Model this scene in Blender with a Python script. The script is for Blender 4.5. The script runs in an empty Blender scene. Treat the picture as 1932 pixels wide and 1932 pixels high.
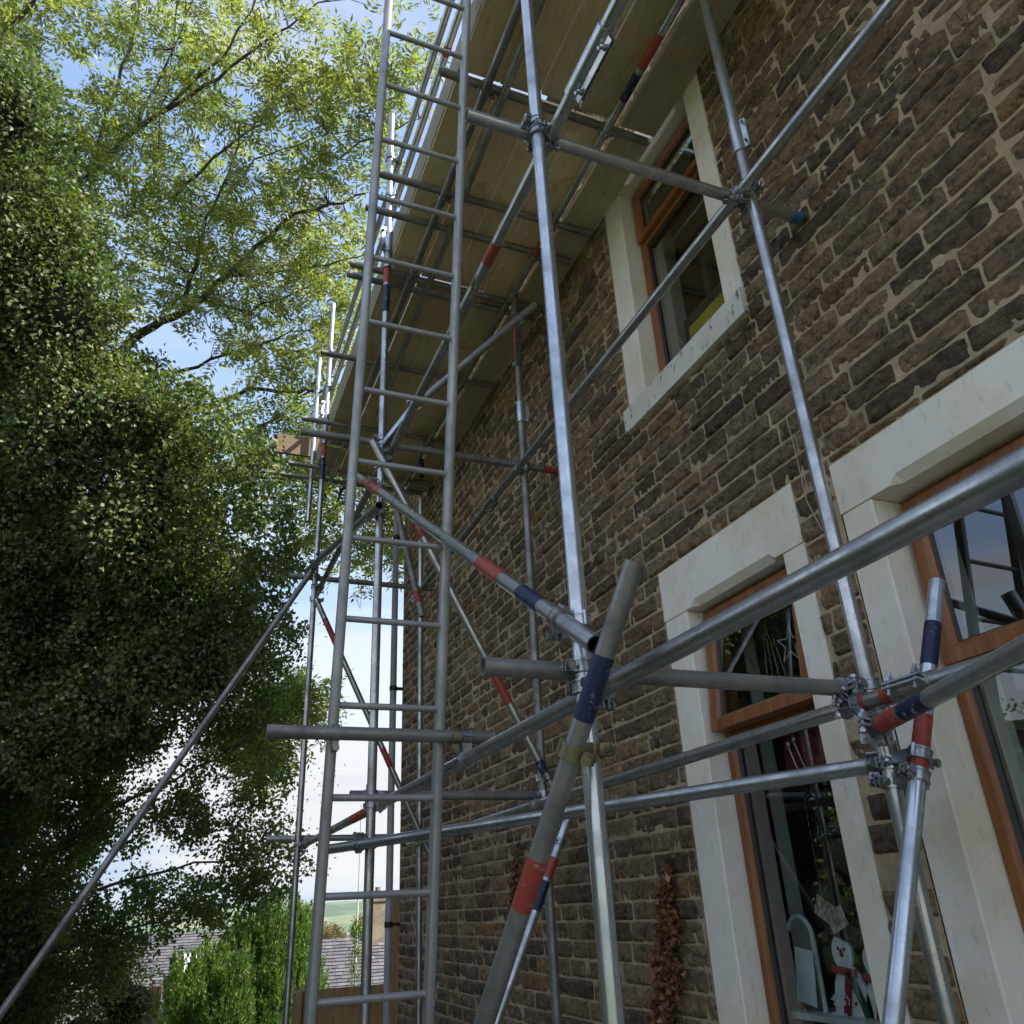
import bpy, bmesh, math, random
import numpy as np
from mathutils import Vector, Matrix, noise as mnoise

random.seed(7)
rng = np.random.default_rng(11)
scene = bpy.context.scene
COL = scene.collection

# ------------------------------------------------------------------ camera
# scene origin = the photographer's eye; ground is 1.55 m below.
# X = towards the house wall, Y = along the wall, Z = up.
GZ = -1.55
FPX = 1528.68                                     # focal length in px of a 1932 px wide picture
AX = Vector((0.928573, 0.124284, 0.349722))       # world X in (image right, image down, forward)
r1 = Vector((-680.0, 779.0, FPX)).normalized()
AY = r1
r2 = Vector((-156.0, -3136.0, FPX)).normalized()
AZ = r2
AX = AY.cross(AZ)
if AX.x < 0:
    AX = -AX
AX.normalize()
right = Vector((AX.x, AY.x, AZ.x)); down = Vector((AX.y, AY.y, AZ.y)); fwd = Vector((AX.z, AY.z, AZ.z))
cam_d = bpy.data.cameras.new('camera')
cam = bpy.data.objects.new('camera', cam_d)
COL.objects.link(cam)
M = Matrix.Identity(4)
up = -down
back = -fwd
for i in range(3):
    M[i][0] = right[i]; M[i][1] = up[i]; M[i][2] = back[i]
cam.matrix_world = M
cam_d.sensor_width = 36.0
cam_d.lens = FPX / 1932.0 * 36.0
cam_d.clip_start = 0.05
cam_d.clip_end = 20000
scene.camera = cam

# ------------------------------------------------------------------ light
SUN_EL = math.radians(45)
SUN_AZ = math.radians(124)                          # from +Y (along the wall) towards +X (behind the house)
sdir = Vector((math.sin(SUN_AZ) * math.cos(SUN_EL), math.cos(SUN_AZ) * math.cos(SUN_EL), math.sin(SUN_EL)))
sun_d = bpy.data.lights.new('sun', 'SUN')
sun_d.energy = 3.6
sun_d.angle = math.radians(0.5)
sun_d.color = (1.0, 0.95, 0.86)
sun = bpy.data.objects.new('sun', sun_d)
COL.objects.link(sun)
sun.rotation_euler = (-sdir).to_track_quat('-Z', 'Y').to_euler()

world = bpy.data.worlds.new('World')
scene.world = world
world.use_nodes = True
nt = world.node_tree
for n in list(nt.nodes):
    nt.nodes.remove(n)
def N(t, typ, **kw):
    n = t.nodes.new(typ)
    for k, v in kw.items():
        setattr(n, k, v)
    return n
wo = N(nt, 'ShaderNodeOutputWorld'); bg = N(nt, 'ShaderNodeBackground')
sky = N(nt, 'ShaderNodeTexSky', sky_type='NISHITA')
sky.sun_disc = False
sky.sun_elevation = SUN_EL
sky.sun_rotation = SUN_AZ
sky.air_density = 1.0; sky.dust_density = 0.3; sky.ozone_density = 1.0
bg.inputs['Strength'].default_value = 0.15
# thin cloud cover mixed over the sky, everywhere the same kind
tc = N(nt, 'ShaderNodeTexCoord'); mp = N(nt, 'ShaderNodeMapping')
mp.inputs['Scale'].default_value = (1.0, 1.0, 3.2)
nz = N(nt, 'ShaderNodeTexNoise'); nz.inputs['Scale'].default_value = 2.6; nz.inputs['Detail'].default_value = 7; nz.inputs['Roughness'].default_value = 0.55
nz.inputs['Distortion'].default_value = 0.3
rp = N(nt, 'ShaderNodeValToRGB')
rp.color_ramp.elements[0].position = 0.43; rp.color_ramp.elements[0].color = (0.12, 0.12, 0.12, 1)
rp.color_ramp.elements[1].position = 0.66; rp.color_ramp.elements[1].color = (0.92, 0.92, 0.92, 1)
mixc = N(nt, 'ShaderNodeMixRGB')
mixc.inputs[2].default_value = (2.34, 2.34, 2.44, 1)
L = nt.links.new
L(tc.outputs['Generated'], mp.inputs['Vector']); L(mp.outputs['Vector'], nz.inputs['Vector'])
L(nz.outputs['Fac'], rp.inputs['Fac'])
# cloud colour varies between white cloud and thin blue veil
mp2 = N(nt, 'ShaderNodeMapping'); mp2.inputs['Scale'].default_value = (1.0, 1.0, 6.5); mp2.inputs['Location'].default_value = (0.7, 0.2, 0.4)
nz2 = N(nt, 'ShaderNodeTexNoise'); nz2.inputs['Scale'].default_value = 2.1; nz2.inputs['Detail'].default_value = 6
rp2 = N(nt, 'ShaderNodeValToRGB')
rp2.color_ramp.elements[0].position = 0.40; rp2.color_ramp.elements[0].color = (1.20, 1.50, 2.02, 1)
rp2.color_ramp.elements[1].position = 0.56; rp2.color_ramp.elements[1].color = (2.10, 2.08, 2.12, 1)
L(tc.outputs['Generated'], mp2.inputs['Vector']); L(mp2.outputs['Vector'], nz2.inputs['Vector']); L(nz2.outputs['Fac'], rp2.inputs['Fac'])
L(rp2.outputs['Color'], mixc.inputs[2])
# cloud layers overlap towards the horizon and veil the glare there
sxyz = N(nt, 'ShaderNodeSeparateXYZ'); mr_ = N(nt, 'ShaderNodeMapRange'); mr_.inputs[1].default_value = 0.14; mr_.inputs[2].default_value = 0.75
mr_.inputs[3].default_value = 0.97; mr_.inputs[4].default_value = 0.0
mxx = N(nt, 'ShaderNodeMath', operation='MAXIMUM')
L(tc.outputs['Generated'], sxyz.inputs[0]); L(sxyz.outputs['Z'], mr_.inputs[0]); L(mr_.outputs[0], mxx.inputs[1]); L(rp.outputs['Color'], mxx.inputs[0]); L(mxx.outputs[0], mixc.inputs['Fac'])
L(sky.outputs['Color'], mixc.inputs[1]); L(mixc.outputs['Color'], bg.inputs['Color']); L(bg.outputs['Background'], wo.inputs['Surface'])

vs = scene.view_settings
vs.view_transform = 'Standard'; vs.look = 'None'; vs.exposure = 1.50; vs.gamma = 1.0
vs.use_curve_mapping = False
scene.cycles.max_bounces = 8
scene.cycles.transparent_max_bounces = 24
scene.cycles.use_denoising = True

# ------------------------------------------------------------------ helpers
def ray(px, py):
    d = Vector((px - 966.0, py - 966.0, FPX)) / FPX
    return Vector((d.dot(AX), d.dot(AY), d.dot(AZ)))
def onX(px, py, X):
    r = ray(px, py); return r * (X / r.x)
def onY(px, py, Y):
    r = ray(px, py); return r * (Y / r.y)
def onZ(px, py, Z):
    r = ray(px, py); return r * (Z / r.z)
def atd(px, py, d):
    return ray(px, py) * d
def proj(p):
    c = AX * p[0] + AY * p[1] + AZ * p[2]
    if c.z <= 0.05:
        return None
    return (c.x / c.z * FPX + 966.0, c.y / c.z * FPX + 966.0, c.z)

class MB:
    """collects vertices and faces of one mesh"""
    def __init__(s):
        s.v = []; s.f = []; s.m = []
    def add(s, vs, fs, mi=0):
        o = len(s.v)
        s.v.extend([tuple(v) for v in vs])
        for f in fs:
            s.f.append(tuple(i + o for i in f)); s.m.append(mi)
    def box(s, a, b, mi=0):
        x0, y0, z0 = a; x1, y1, z1 = b
        vs = [(x0, y0, z0), (x1, y0, z0), (x1, y1, z0), (x0, y1, z0), (x0, y0, z1), (x1, y0, z1), (x1, y1, z1), (x0, y1, z1)]
        s.add(vs, [(0, 3, 2, 1), (4, 5, 6, 7), (0, 1, 5, 4), (1, 2, 6, 5), (2, 3, 7, 6), (3, 0, 4, 7)], mi)
    def bbox(s, a, b, e=0.004, mi=0):
        """box with bevelled edges"""
        bm = bmesh.new()
        c = [(a[i] + b[i]) / 2 for i in range(3)]; d = [abs(b[i] - a[i]) for i in range(3)]
        bmesh.ops.create_cube(bm, size=1.0, matrix=Matrix.Translation(c) @ Matrix.Diagonal((d[0], d[1], d[2], 1)))
        bmesh.ops.bevel(bm, geom=bm.edges[:], offset=min(e, min(d) * 0.4), segments=1, affect='EDGES', profile=0.5)
        bm.verts.index_update()
        s.add([v.co for v in bm.verts], [[v.index for v in f.verts] for f in bm.faces], mi)
        bm.free()
    def obox(s, c, ax, ay, az, hx, hy, hz, mi=0):
        c = Vector(c)
        vs = [c + ax * (sx * hx) + ay * (sy * hy) + az * (sz * hz) for sz in (-1, 1) for sx, sy in ((-1, -1), (1, -1), (1, 1), (-1, 1))]
        s.add(vs, [(0, 3, 2, 1), (4, 5, 6, 7), (0, 1, 5, 4), (1, 2, 6, 5), (2, 3, 7, 6), (3, 0, 4, 7)], mi)
    def cyl(s, p0, p1, r, n=12, r1=None, caps=True, mi=0):
        p0 = Vector(p0); p1 = Vector(p1); r1 = r if r1 is None else r1
        a = (p1 - p0).normalized()
        u = a.orthogonal().normalized(); w = a.cross(u)
        vs = []
        for p, rr in ((p0, r), (p1, r1)):
            for i in range(n):
                t = 2 * math.pi * i / n
                vs.append(p + u * (rr * math.cos(t)) + w * (rr * math.sin(t)))
        fs = [(i, (i + 1) % n, n + (i + 1) % n, n + i) for i in range(n)]
        if caps:
            fs.append(tuple(range(n - 1, -1, -1))); fs.append(tuple(range(n, 2 * n)))
        s.add(vs, fs, mi)
    def pipe(s, p0, p1, r, ri, n=24, mi=0, seg=1, bow=0.0):
        """hollow tube with open ends"""
        p0 = Vector(p0); p1 = Vector(p1)
        a = (p1 - p0).normalized(); u = a.orthogonal().normalized(); w = a.cross(u)
        ln = (p1 - p0).length
        rows = []
        for k in range(seg + 1):
            t = k / seg
            rows.append((p0.lerp(p1, t) + u * (bow * math.sin(math.pi * t)), r))
        path = rows + [(rows[-1][0], ri), (rows[-1][0] - a * min(0.5, ln * 0.4), ri)]
        pre = [(rows[0][0] + a * min(0.5, ln * 0.4), ri), (rows[0][0], ri)]
        path = pre + path
        vs = []
        for p, rr in path:
            for i in range(n):
                t = 2 * math.pi * i / n
                vs.append(p + u * (rr * math.cos(t)) + w * (rr * math.sin(t)))
        fs = []
        for k in range(len(path) - 1):
            for i in range(n):
                fs.append((k * n + i, k * n + (i + 1) % n, (k + 1) * n + (i + 1) % n, (k + 1) * n + i))
        s.add(vs, fs, mi)
    def ring(s, c, a, ro, ri, h, n=20, mi=0):
        """band (closed ring) round axis a"""
        c = Vector(c); a = a.normalized(); u = a.orthogonal().normalized(); w = a.cross(u)
        vs = []
        for hh, rr in ((-h / 2, ri), (-h / 2, ro), (h / 2, ro), (h / 2, ri)):
            for i in range(n):
                t = 2 * math.pi * i / n
                vs.append(c + a * hh + u * (rr * math.cos(t)) + w * (rr * math.sin(t)))
        fs = []
        for k in range(4):
            k2 = (k + 1) % 4
            for i in range(n):
                fs.append((k * n + i, k * n + (i + 1) % n, k2 * n + (i + 1) % n, k2 * n + i))
        s.add(vs, fs, mi)
    def sweep(s, pts, rad, n=7, mi=0):
        pts = [Vector(p) for p in pts]
        vs = []; fs = []
        u = None
        for k, p in enumerate(pts):
            a = (pts[min(k + 1, len(pts) - 1)] - pts[max(k - 1, 0)]).normalized()
            if u is None:
                u = a.orthogonal().normalized()
            u = (u - a * u.dot(a)).normalized(); w = a.cross(u)
            rr = rad[k] if isinstance(rad, (list, tuple)) else rad
            for i in range(n):
                t = 2 * math.pi * i / n
                vs.append(p + u * (rr * math.cos(t)) + w * (rr * math.sin(t)))
        for k in range(len(pts) - 1):
            for i in range(n):
                fs.append((k * n + i, k * n + (i + 1) % n, (k + 1) * n + (i + 1) % n, (k + 1) * n + i))
        fs.append(tuple(range(n - 1, -1, -1))); b = (len(pts) - 1) * n; fs.append(tuple(range(b, b + n)))
        s.add(vs, fs, mi)
    def mesh(s, name, mats, smooth=True, angle=35):
        me = bpy.data.meshes.new(name)
        me.from_pydata(s.v, [], s.f)
        for m in (mats if isinstance(mats, (list, tuple)) else [mats]):
            me.materials.append(m)
        if any(s.m):
            me.polygons.foreach_set('material_index', s.m)
        if smooth:
            me.polygons.foreach_set('use_smooth', [True] * len(s.f))
            me.set_sharp_from_angle(angle=math.radians(angle))
        me.update()
        return me
    def obj(s, name, mats, parent=None, smooth=True, angle=35):
        return link(name, s.mesh(name, mats, smooth, angle), parent)

def link(name, me, parent=None):
    o = bpy.data.objects.new(name, me)
    COL.objects.link(o)
    if parent is not None:
        o.parent = parent
        if parent.type == 'EMPTY':
            o.matrix_parent_inverse = Matrix.Translation(-parent.location)
    return o
def tag(o, label=None, cat=None, group=None, kind=None):
    if label: o['label'] = label
    if cat: o['category'] = cat
    if group: o['group'] = group
    if kind: o['kind'] = kind
    return o
def thing(name, label, cat, loc, group=None):
    o = bpy.data.objects.new(name, None)
    o.empty_display_size = 0.2
    COL.objects.link(o)
    o.location = loc
    return tag(o, label, cat, group)
def npmesh(name, verts, faces, mat, parent=None, smooth=False):
    """big mesh from numpy arrays; faces all the same size"""
    me = bpy.data.meshes.new(name)
    nv = len(verts); nf, k = faces.shape
    me.vertices.add(nv); me.vertices.foreach_set('co', np.ascontiguousarray(verts, dtype=np.float32).ravel())
    me.loops.add(nf * k); me.loops.foreach_set('vertex_index', np.ascontiguousarray(faces, dtype=np.int32).ravel())
    me.polygons.add(nf); me.polygons.foreach_set('loop_start', np.arange(0, nf * k, k, dtype=np.int32))
    me.polygons.foreach_set('loop_total', np.full(nf, k, dtype=np.int32))
    if smooth:
        me.polygons.foreach_set('use_smooth', np.ones(nf, dtype=bool))
    me.materials.append(mat)
    me.update(calc_edges=True)
    return link(name, me, parent)

# ------------------------------------------------------------------ materials
def mat(name):
    m = bpy.data.materials.new(name); m.use_nodes = True
    t = m.node_tree
    for n in list(t.nodes):
        t.nodes.remove(n)
    out = N(t, 'ShaderNodeOutputMaterial'); b = N(t, 'ShaderNodeBsdfPrincipled')
    t.links.new(b.outputs[0], out.inputs['Surface'])
    return m, t, b, out
def noise(t, scale, detail=6, rough=0.6, coord='Object', stretch=None, dist=0.0):
    tcn = N(t, 'ShaderNodeTexCoord'); n = N(t, 'ShaderNodeTexNoise')
    n.inputs['Scale'].default_value = scale; n.inputs['Detail'].default_value = detail; n.inputs['Roughness'].default_value = rough
    n.inputs['Distortion'].default_value = dist
    src = tcn.outputs[coord]
    if stretch:
        m = N(t, 'ShaderNodeMapping'); m.inputs['Scale'].default_value = stretch
        t.links.new(src, m.inputs['Vector']); src = m.outputs['Vector']
    t.links.new(src, n.inputs['Vector'])
    return n
def ramp(t, fac, stops):
    r = N(t, 'ShaderNodeValToRGB')
    e = r.color_ramp.elements
    while len(e) > 1:
        e.remove(e[0])
    e[0].position = stops[0][0]; e[0].color = (*stops[0][1], 1)
    for p, c in stops[1:]:
        x = e.new(p); x.color = (*c, 1)
    t.links.new(fac, r.inputs['Fac'])
    return r
def mix(t, fac, a, b, mode='MIX'):
    m = N(t, 'ShaderNodeMixRGB', blend_type=mode)
    for sock, v in ((m.inputs[0], fac), (m.inputs[1], a), (m.inputs[2], b)):
        if isinstance(v, (int, float)):
            sock.default_value = v
        elif isinstance(v, tuple):
            sock.default_value = (*v, 1)
        else:
            t.links.new(v, sock)
    return m
def bump(t, b, h, strength=0.4, dist=0.01):
    n = N(t, 'ShaderNodeBump'); n.inputs['Strength'].default_value = strength; n.inputs['Distance'].default_value = dist
    t.links.new(h, n.inputs['Height']); t.links.new(n.outputs['Normal'], b.inputs['Normal'])
    return n
def rnd_island(t):
    g = N(t, 'ShaderNodeNewGeometry'); o = N(t, 'ShaderNodeObjectInfo')
    a = N(t, 'ShaderNodeMath', operation='ADD'); f = N(t, 'ShaderNodeMath', operation='FRACT')
    t.links.new(g.outputs['Random Per Island'], a.inputs[0]); t.links.new(o.outputs['Random'], a.inputs[1]); t.links.new(a.outputs[0], f.inputs[0])
    return f.outputs[0]

def metal(name, base, dark, rough=0.4, metallic=0.75, spots=(0.35, 0.36, 0.36)):
    m, t, b, out = mat(name)
    n1 = noise(t, 7, 6, 0.65); n2 = noise(t, 90, 4, 0.6); n3 = noise(t, 2.2, 3, 0.5)
    r1_ = ramp(t, n1.outputs['Fac'], [(0.32, dark), (0.58, base)])
    r2_ = ramp(t, n2.outputs['Fac'], [(0.60, (0, 0, 0)), (0.72, (1, 1, 1))])
    mm0 = mix(t, r2_.outputs['Color'], r1_.outputs['Color'], spots)
    n4 = noise(t, 34, 7, 0.75); r4 = ramp(t, n4.outputs['Fac'], [(0.66, (0, 0, 0)), (0.70, (1, 1, 1))])
    mm1 = mix(t, r4.outputs['Color'], mm0.outputs[0], (0.42, 0.40, 0.36))
    n5 = noise(t, 19, 6, 0.7); r5 = ramp(t, n5.outputs['Fac'], [(0.67, (0, 0, 0)), (0.74, (0.7, 0.7, 0.7))])
    mm = mix(t, r5.outputs['Color'], mm1.outputs[0], (0.16, 0.095, 0.055))
    m2 = mix(t, 0.35, mm.outputs[0], n3.outputs['Fac'], 'MULTIPLY')
    t.links.new(m2.outputs[0], b.inputs['Base Color'])
    rr = ramp(t, n1.outputs['Fac'], [(0.3, (rough + 0.2,) * 3), (0.65, (rough - 0.08,) * 3)])
    t.links.new(rr.outputs['Color'], b.inputs['Roughness'])
    b.inputs['Metallic'].default_value = metallic
    bump(t, b, n2.outputs['Fac'], 0.25, 0.001)
    return m
GALV = metal('galvanised_steel', (0.64, 0.64, 0.63), (0.36, 0.36, 0.355), 0.30, 0.9)
GALV_BRIGHT = metal('bright_steel', (0.74, 0.77, 0.80), (0.42, 0.45, 0.48), 0.27, 0.85, (0.6, 0.6, 0.6))
GALV_DULL = metal('weathered_steel', (0.36, 0.345, 0.32), (0.19, 0.18, 0.165), 0.40, 0.55, (0.20, 0.19, 0.17))
CHROME = metal('zinc_plated_fitting', (0.60, 0.62, 0.64), (0.22, 0.23, 0.25), 0.28, 0.95)
BRASS = metal('yellow_zinc_fitting', (0.44, 0.37, 0.22), (0.20, 0.17, 0.11), 0.40, 0.85)
LADDER = metal('grey_ladder_steel', (0.50, 0.485, 0.47), (0.37, 0.365, 0.36), 0.42, 0.5)
def paint(name, col, rough=0.45, wear=0.35):
    m, t, b, out = mat(name)
    n = noise(t, 30, 6, 0.7); n2 = noise(t, 8, 5, 0.6)
    r = ramp(t, n.outputs['Fac'], [(0.60, (0, 0, 0)), (0.645, (1, 1, 1))])
    mm = mix(t, r.outputs['Color'], col, (wear, wear, wear * 1.02))
    m2 = mix(t, 0.35, mm.outputs[0], n2.outputs['Fac'], 'MULTIPLY')
    t.links.new(m2.outputs[0], b.inputs['Base Color']); b.inputs['Roughness'].default_value = rough
    bump(t, b, n.outputs['Fac'], 0.2, 0.001)
    return m
RED = paint('red_band_paint', (0.42, 0.065, 0.04))
NAVY = paint('navy_band_paint', (0.014, 0.022, 0.075))
BLUECAP = paint('blue_plastic', (0.04, 0.16, 0.36), 0.5, 0.1)

def stone_mat():
    m, t, b, out = mat('gritstone')
    rnd = rnd_island(t)
    base = ramp(t, rnd, [(0.0, (0.130, 0.094, 0.064)), (0.20, (0.190, 0.134, 0.082)), (0.45, (0.250, 0.176, 0.106)), (0.70, (0.300, 0.210, 0.124)), (0.92, (0.33, 0.240, 0.148)), (0.97, (0.34, 0.205, 0.085)), (1.0, (0.13, 0.095, 0.068))])
    n1 = noise(t, 15, 9, 0.75, stretch=(1, 1, 1.6), dist=0.8); n2 = noise(t, 60, 6, 0.75); n3 = noise(t, 1.1, 4, 0.5)
    soot = ramp(t, n1.outputs['Fac'], [(0.37, (0.30, 0.30, 0.32)), (0.48, (0.86, 0.84, 0.82)), (0.64, (1.45, 1.38, 1.26))])
    c1 = mix(t, 1.0, base.outputs['Color'], soot.outputs['Color'], 'MULTIPLY')
    fl = ramp(t, n2.outputs['Fac'], [(0.35, (0.6, 0.6, 0.6)), (0.70, (1.45, 1.4, 1.3))])
    c2 = mix(t, 0.8, c1.outputs[0], fl.outputs['Color'], 'MULTIPLY')
    big = ramp(t, n3.outputs['Fac'], [(0.3, (0.7, 0.72, 0.78)), (0.7, (1.15, 1.1, 1.0))])
    c3 = mix(t, 0.8, c2.outputs[0], big.outputs['Color'], 'MULTIPLY')
    t.links.new(c3.outputs[0], b.inputs['Base Color']); b.inputs['Roughness'].default_value = 0.9
    a = N(t, 'ShaderNodeMath', operation='ADD')
    t.links.new(n1.outputs['Fac'], a.inputs[0]); t.links.new(n2.outputs['Fac'], a.inputs[1])
    bump(t, b, a.outputs[0], 0.9, 0.016)
    return m
STONE = stone_mat()
def simple(name, c0, c1, scale=10, rough=0.85, bs=0.4, bd=0.005, stretch=None, lo=0.35, hi=0.65, spec=None, dist=0.0, detail=7):
    m, t, b, out = mat(name)
    n = noise(t, scale, detail, 0.65, stretch=stretch, dist=dist)
    r = ramp(t, n.outputs['Fac'], [(lo, c0), (hi, c1)])
    n2 = noise(t, scale * 7, 5, 0.7, stretch=stretch)
    r2_ = ramp(t, n2.outputs['Fac'], [(0.3, (0.8, 0.8, 0.8)), (0.7, (1.1, 1.1, 1.1))])
    mm = mix(t, 0.8, r.outputs['Color'], r2_.outputs['Color'], 'MULTIPLY')
    t.links.new(mm.outputs[0], b.inputs['Base Color'])
    b.inputs['Roughness'].default_value = rough
    if spec is not None:
        b.inputs['Specular IOR Level'].default_value = spec
    if bs:
        bump(t, b, n2.outputs['Fac'], bs, bd)
    return m
MORTAR = simple('lime_mortar', (0.34, 0.250, 0.150), (0.58, 0.44, 0.275), 6, 0.95, 0.9, 0.008)
def cream():
    m, t, b, out = mat('cream_masonry_paint')
    n = noise(t, 3, 6, 0.6); n2 = noise(t, 38, 8, 0.75, stretch=(1, 1, 0.3)); n3 = noise(t, 120, 3, 0.6)
    r = ramp(t, n.outputs['Fac'], [(0.35, (0.78, 0.68, 0.50)), (0.55, (0.88, 0.82, 0.71))])
    ch = ramp(t, n2.outputs['Fac'], [(0.30, (0.50, 0.46, 0.38)), (0.44, (1, 1, 1))])
    mm = mix(t, 0.55, r.outputs['Color'], ch.outputs['Color'], 'MULTIPLY')
    sp = ramp(t, n3.outputs['Fac'], [(0.25, (0.35, 0.33, 0.3)), (0.33, (1, 1, 1))])
    m3 = mix(t, 0.5, mm.outputs[0], sp.outputs['Color'], 'MULTIPLY')
    t.links.new(m3.outputs[0], b.inputs['Base Color']); b.inputs['Roughness'].default_value = 0.8
    bump(t, b, n2.outputs['Fac'], 0.5, 0.006)
    return m
CREAM = cream()
def flaking():
    m, t, b, out = mat('flaking_sill_paint')
    n = noise(t, 3, 6, 0.6); n2 = noise(t, 22, 8, 0.75, stretch=(1, 1.3, 0.5))
    r = ramp(t, n.outputs['Fac'], [(0.35, (0.74, 0.68, 0.56)), (0.6, (0.84, 0.80, 0.71))])
    ch = ramp(t, n2.outputs['Fac'], [(0.385, (0.10, 0.09, 0.075)), (0.41, (1, 1, 1))])
    mm = mix(t, 1.0, r.outputs['Color'], ch.outputs['Color'], 'MULTIPLY')
    t.links.new(mm.outputs[0], b.inputs['Base Color']); b.inputs['Roughness'].default_value = 0.8
    bump(t, b, ch.outputs['Color'], 0.6, 0.004)
    return m
FLAKE = flaking()
BROWN = simple('golden_oak_upvc', (0.19, 0.062, 0.018), (0.34, 0.125, 0.035), 5, 0.38, 0.15, 0.001, stretch=(6, 6, 0.6), dist=0.6)
BROWN_DK = simple('dark_window_seal', (0.012, 0.010, 0.009), (0.03, 0.022, 0.016), 8, 0.5, 0)
WHITEPVC = simple('white_upvc', (0.55, 0.56, 0.54), (0.66, 0.67, 0.65), 4, 0.45, 0)
PLASTER = simple('room_plaster', (0.30, 0.29, 0.27), (0.38, 0.37, 0.34), 2, 0.9, 0)
DARKROOM = simple('dark_furnishing', (0.018, 0.017, 0.016), (0.05, 0.045, 0.04), 3, 0.8, 0)
def board_mat(name, c0, c1, c2):
    m, t, b, out = mat(name)
    rnd = rnd_island(t)
    n = noise(t, 1.6, 5, 0.6); n2 = noise(t, 14, 6, 0.6, stretch=(5, 0.5, 5), dist=0.8); n3 = noise(t, 5, 6, 0.7)
    r = ramp(t, n.outputs['Fac'], [(0.35, c0), (0.62, c1)])
    rr = ramp(t, rnd, [(0, (0.58, 0.60, 0.62)), (.5, (0.95, 0.92, 0.88)), (1, (1.18, 1.14, 1.08))])
    m1 = mix(t, 1.0, r.outputs['Color'], rr.outputs['Color'], 'MULTIPLY')
    g = ramp(t, n2.outputs['Fac'], [(0.3, (0.7, 0.7, 0.7)), (0.7, (1.12, 1.12, 1.12))])
    m2 = mix(t, 0.8, m1.outputs[0], g.outputs['Color'], 'MULTIPLY')
    st = ramp(t, n3.outputs['Fac'], [(0.56, (0, 0, 0)), (0.70, (1, 1, 1))])
    m3 = mix(t, st.outputs['Color'], m2.outputs[0], c2)
    vor = N(t, 'ShaderNodeTexVoronoi'); tcn = N(t, 'ShaderNodeTexCoord'); vor.inputs['Scale'].default_value = 6.0
    t.links.new(tcn.outputs['Object'], vor.inputs['Vector'])
    kn = ramp(t, vor.outputs['Distance'], [(0.035, (0.25, 0.2, 0.15)), (0.10, (1, 1, 1))])
    m4 = mix(t, 0.75, m3.outputs[0], kn.outputs['Color'], 'MULTIPLY')
    t.links.new(m4.outputs[0], b.inputs['Base Color']); b.inputs['Roughness'].default_value = 0.85
    bump(t, b, n2.outputs['Fac'], 0.4, 0.003)
    return m
BOARD = board_mat('scaffold_board_wood', (0.68, 0.52, 0.33), (0.82, 0.67, 0.46), (0.52, 0.31, 0.15))
BOARD_PALE = board_mat('pale_board_wood', (0.36, 0.32, 0.24), (0.48, 0.44, 0.35), (0.30, 0.25, 0.17))
BOARD_BROWN = board_mat('brown_board_wood', (0.30, 0.19, 0.115), (0.40, 0.26, 0.165), (0.22, 0.13, 0.075))
FENCE = simple('fence_timber', (0.27, 0.155, 0.06), (0.42, 0.27, 0.12), 6, 0.8, 0.4, 0.004, stretch=(6, 6, 0.5), dist=0.5)
FENCE_DK = simple('stained_post', (0.12, 0.045, 0.02), (0.20, 0.08, 0.035), 6, 0.8, 0.3, 0.003, stretch=(6, 6, 0.5))
PIPE_GREY = simple('grey_plastic_pipe', (0.36, 0.36, 0.36), (0.44, 0.44, 0.44), 3, 0.5, 0)
def glass():
    m = bpy.data.materials.new('window_glass'); m.use_nodes = True
    t = m.node_tree
    for n in list(t.nodes):
        t.nodes.remove(n)
    out = N(t, 'ShaderNodeOutputMaterial'); tr = N(t, 'ShaderNodeBsdfTransparent'); gl = N(t, 'ShaderNodeBsdfGlossy')
    tr.inputs['Color'].default_value = (0.86, 0.90, 0.88, 1); gl.inputs['Roughness'].default_value = 0.01
    gl.inputs['Color'].default_value = (0.95, 0.97, 1.0, 1)
    fr = N(t, 'ShaderNodeFresnel'); fr.inputs['IOR'].default_value = 1.55
    mul = N(t, 'ShaderNodeMath', operation='MULTIPLY_ADD', use_clamp=True)
    mul.inputs[1].default_value = 1.9; mul.inputs[2].default_value = 0.04
    mx = N(t, 'ShaderNodeMixShader')
    ge = N(t, 'ShaderNodeNewGeometry'); inv = N(t, 'ShaderNodeMath', operation='SUBTRACT'); inv.inputs[0].default_value = 1.0
    m2_ = N(t, 'ShaderNodeMath', operation='MULTIPLY')
    t.links.new(ge.outputs['Backfacing'], inv.inputs[1]); t.links.new(fr.outputs[0], mul.inputs[0])
    t.links.new(mul.outputs[0], m2_.inputs[0]); t.links.new(inv.outputs[0], m2_.inputs[1]); t.links.new(m2_.outputs[0], mx.inputs[0])
    t.links.new(tr.outputs[0], mx.inputs[1]); t.links.new(gl.outputs[0], mx.inputs[2]); t.links.new(mx.outputs[0], out.inputs['Surface'])
    return m
GLASS = glass()
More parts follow.
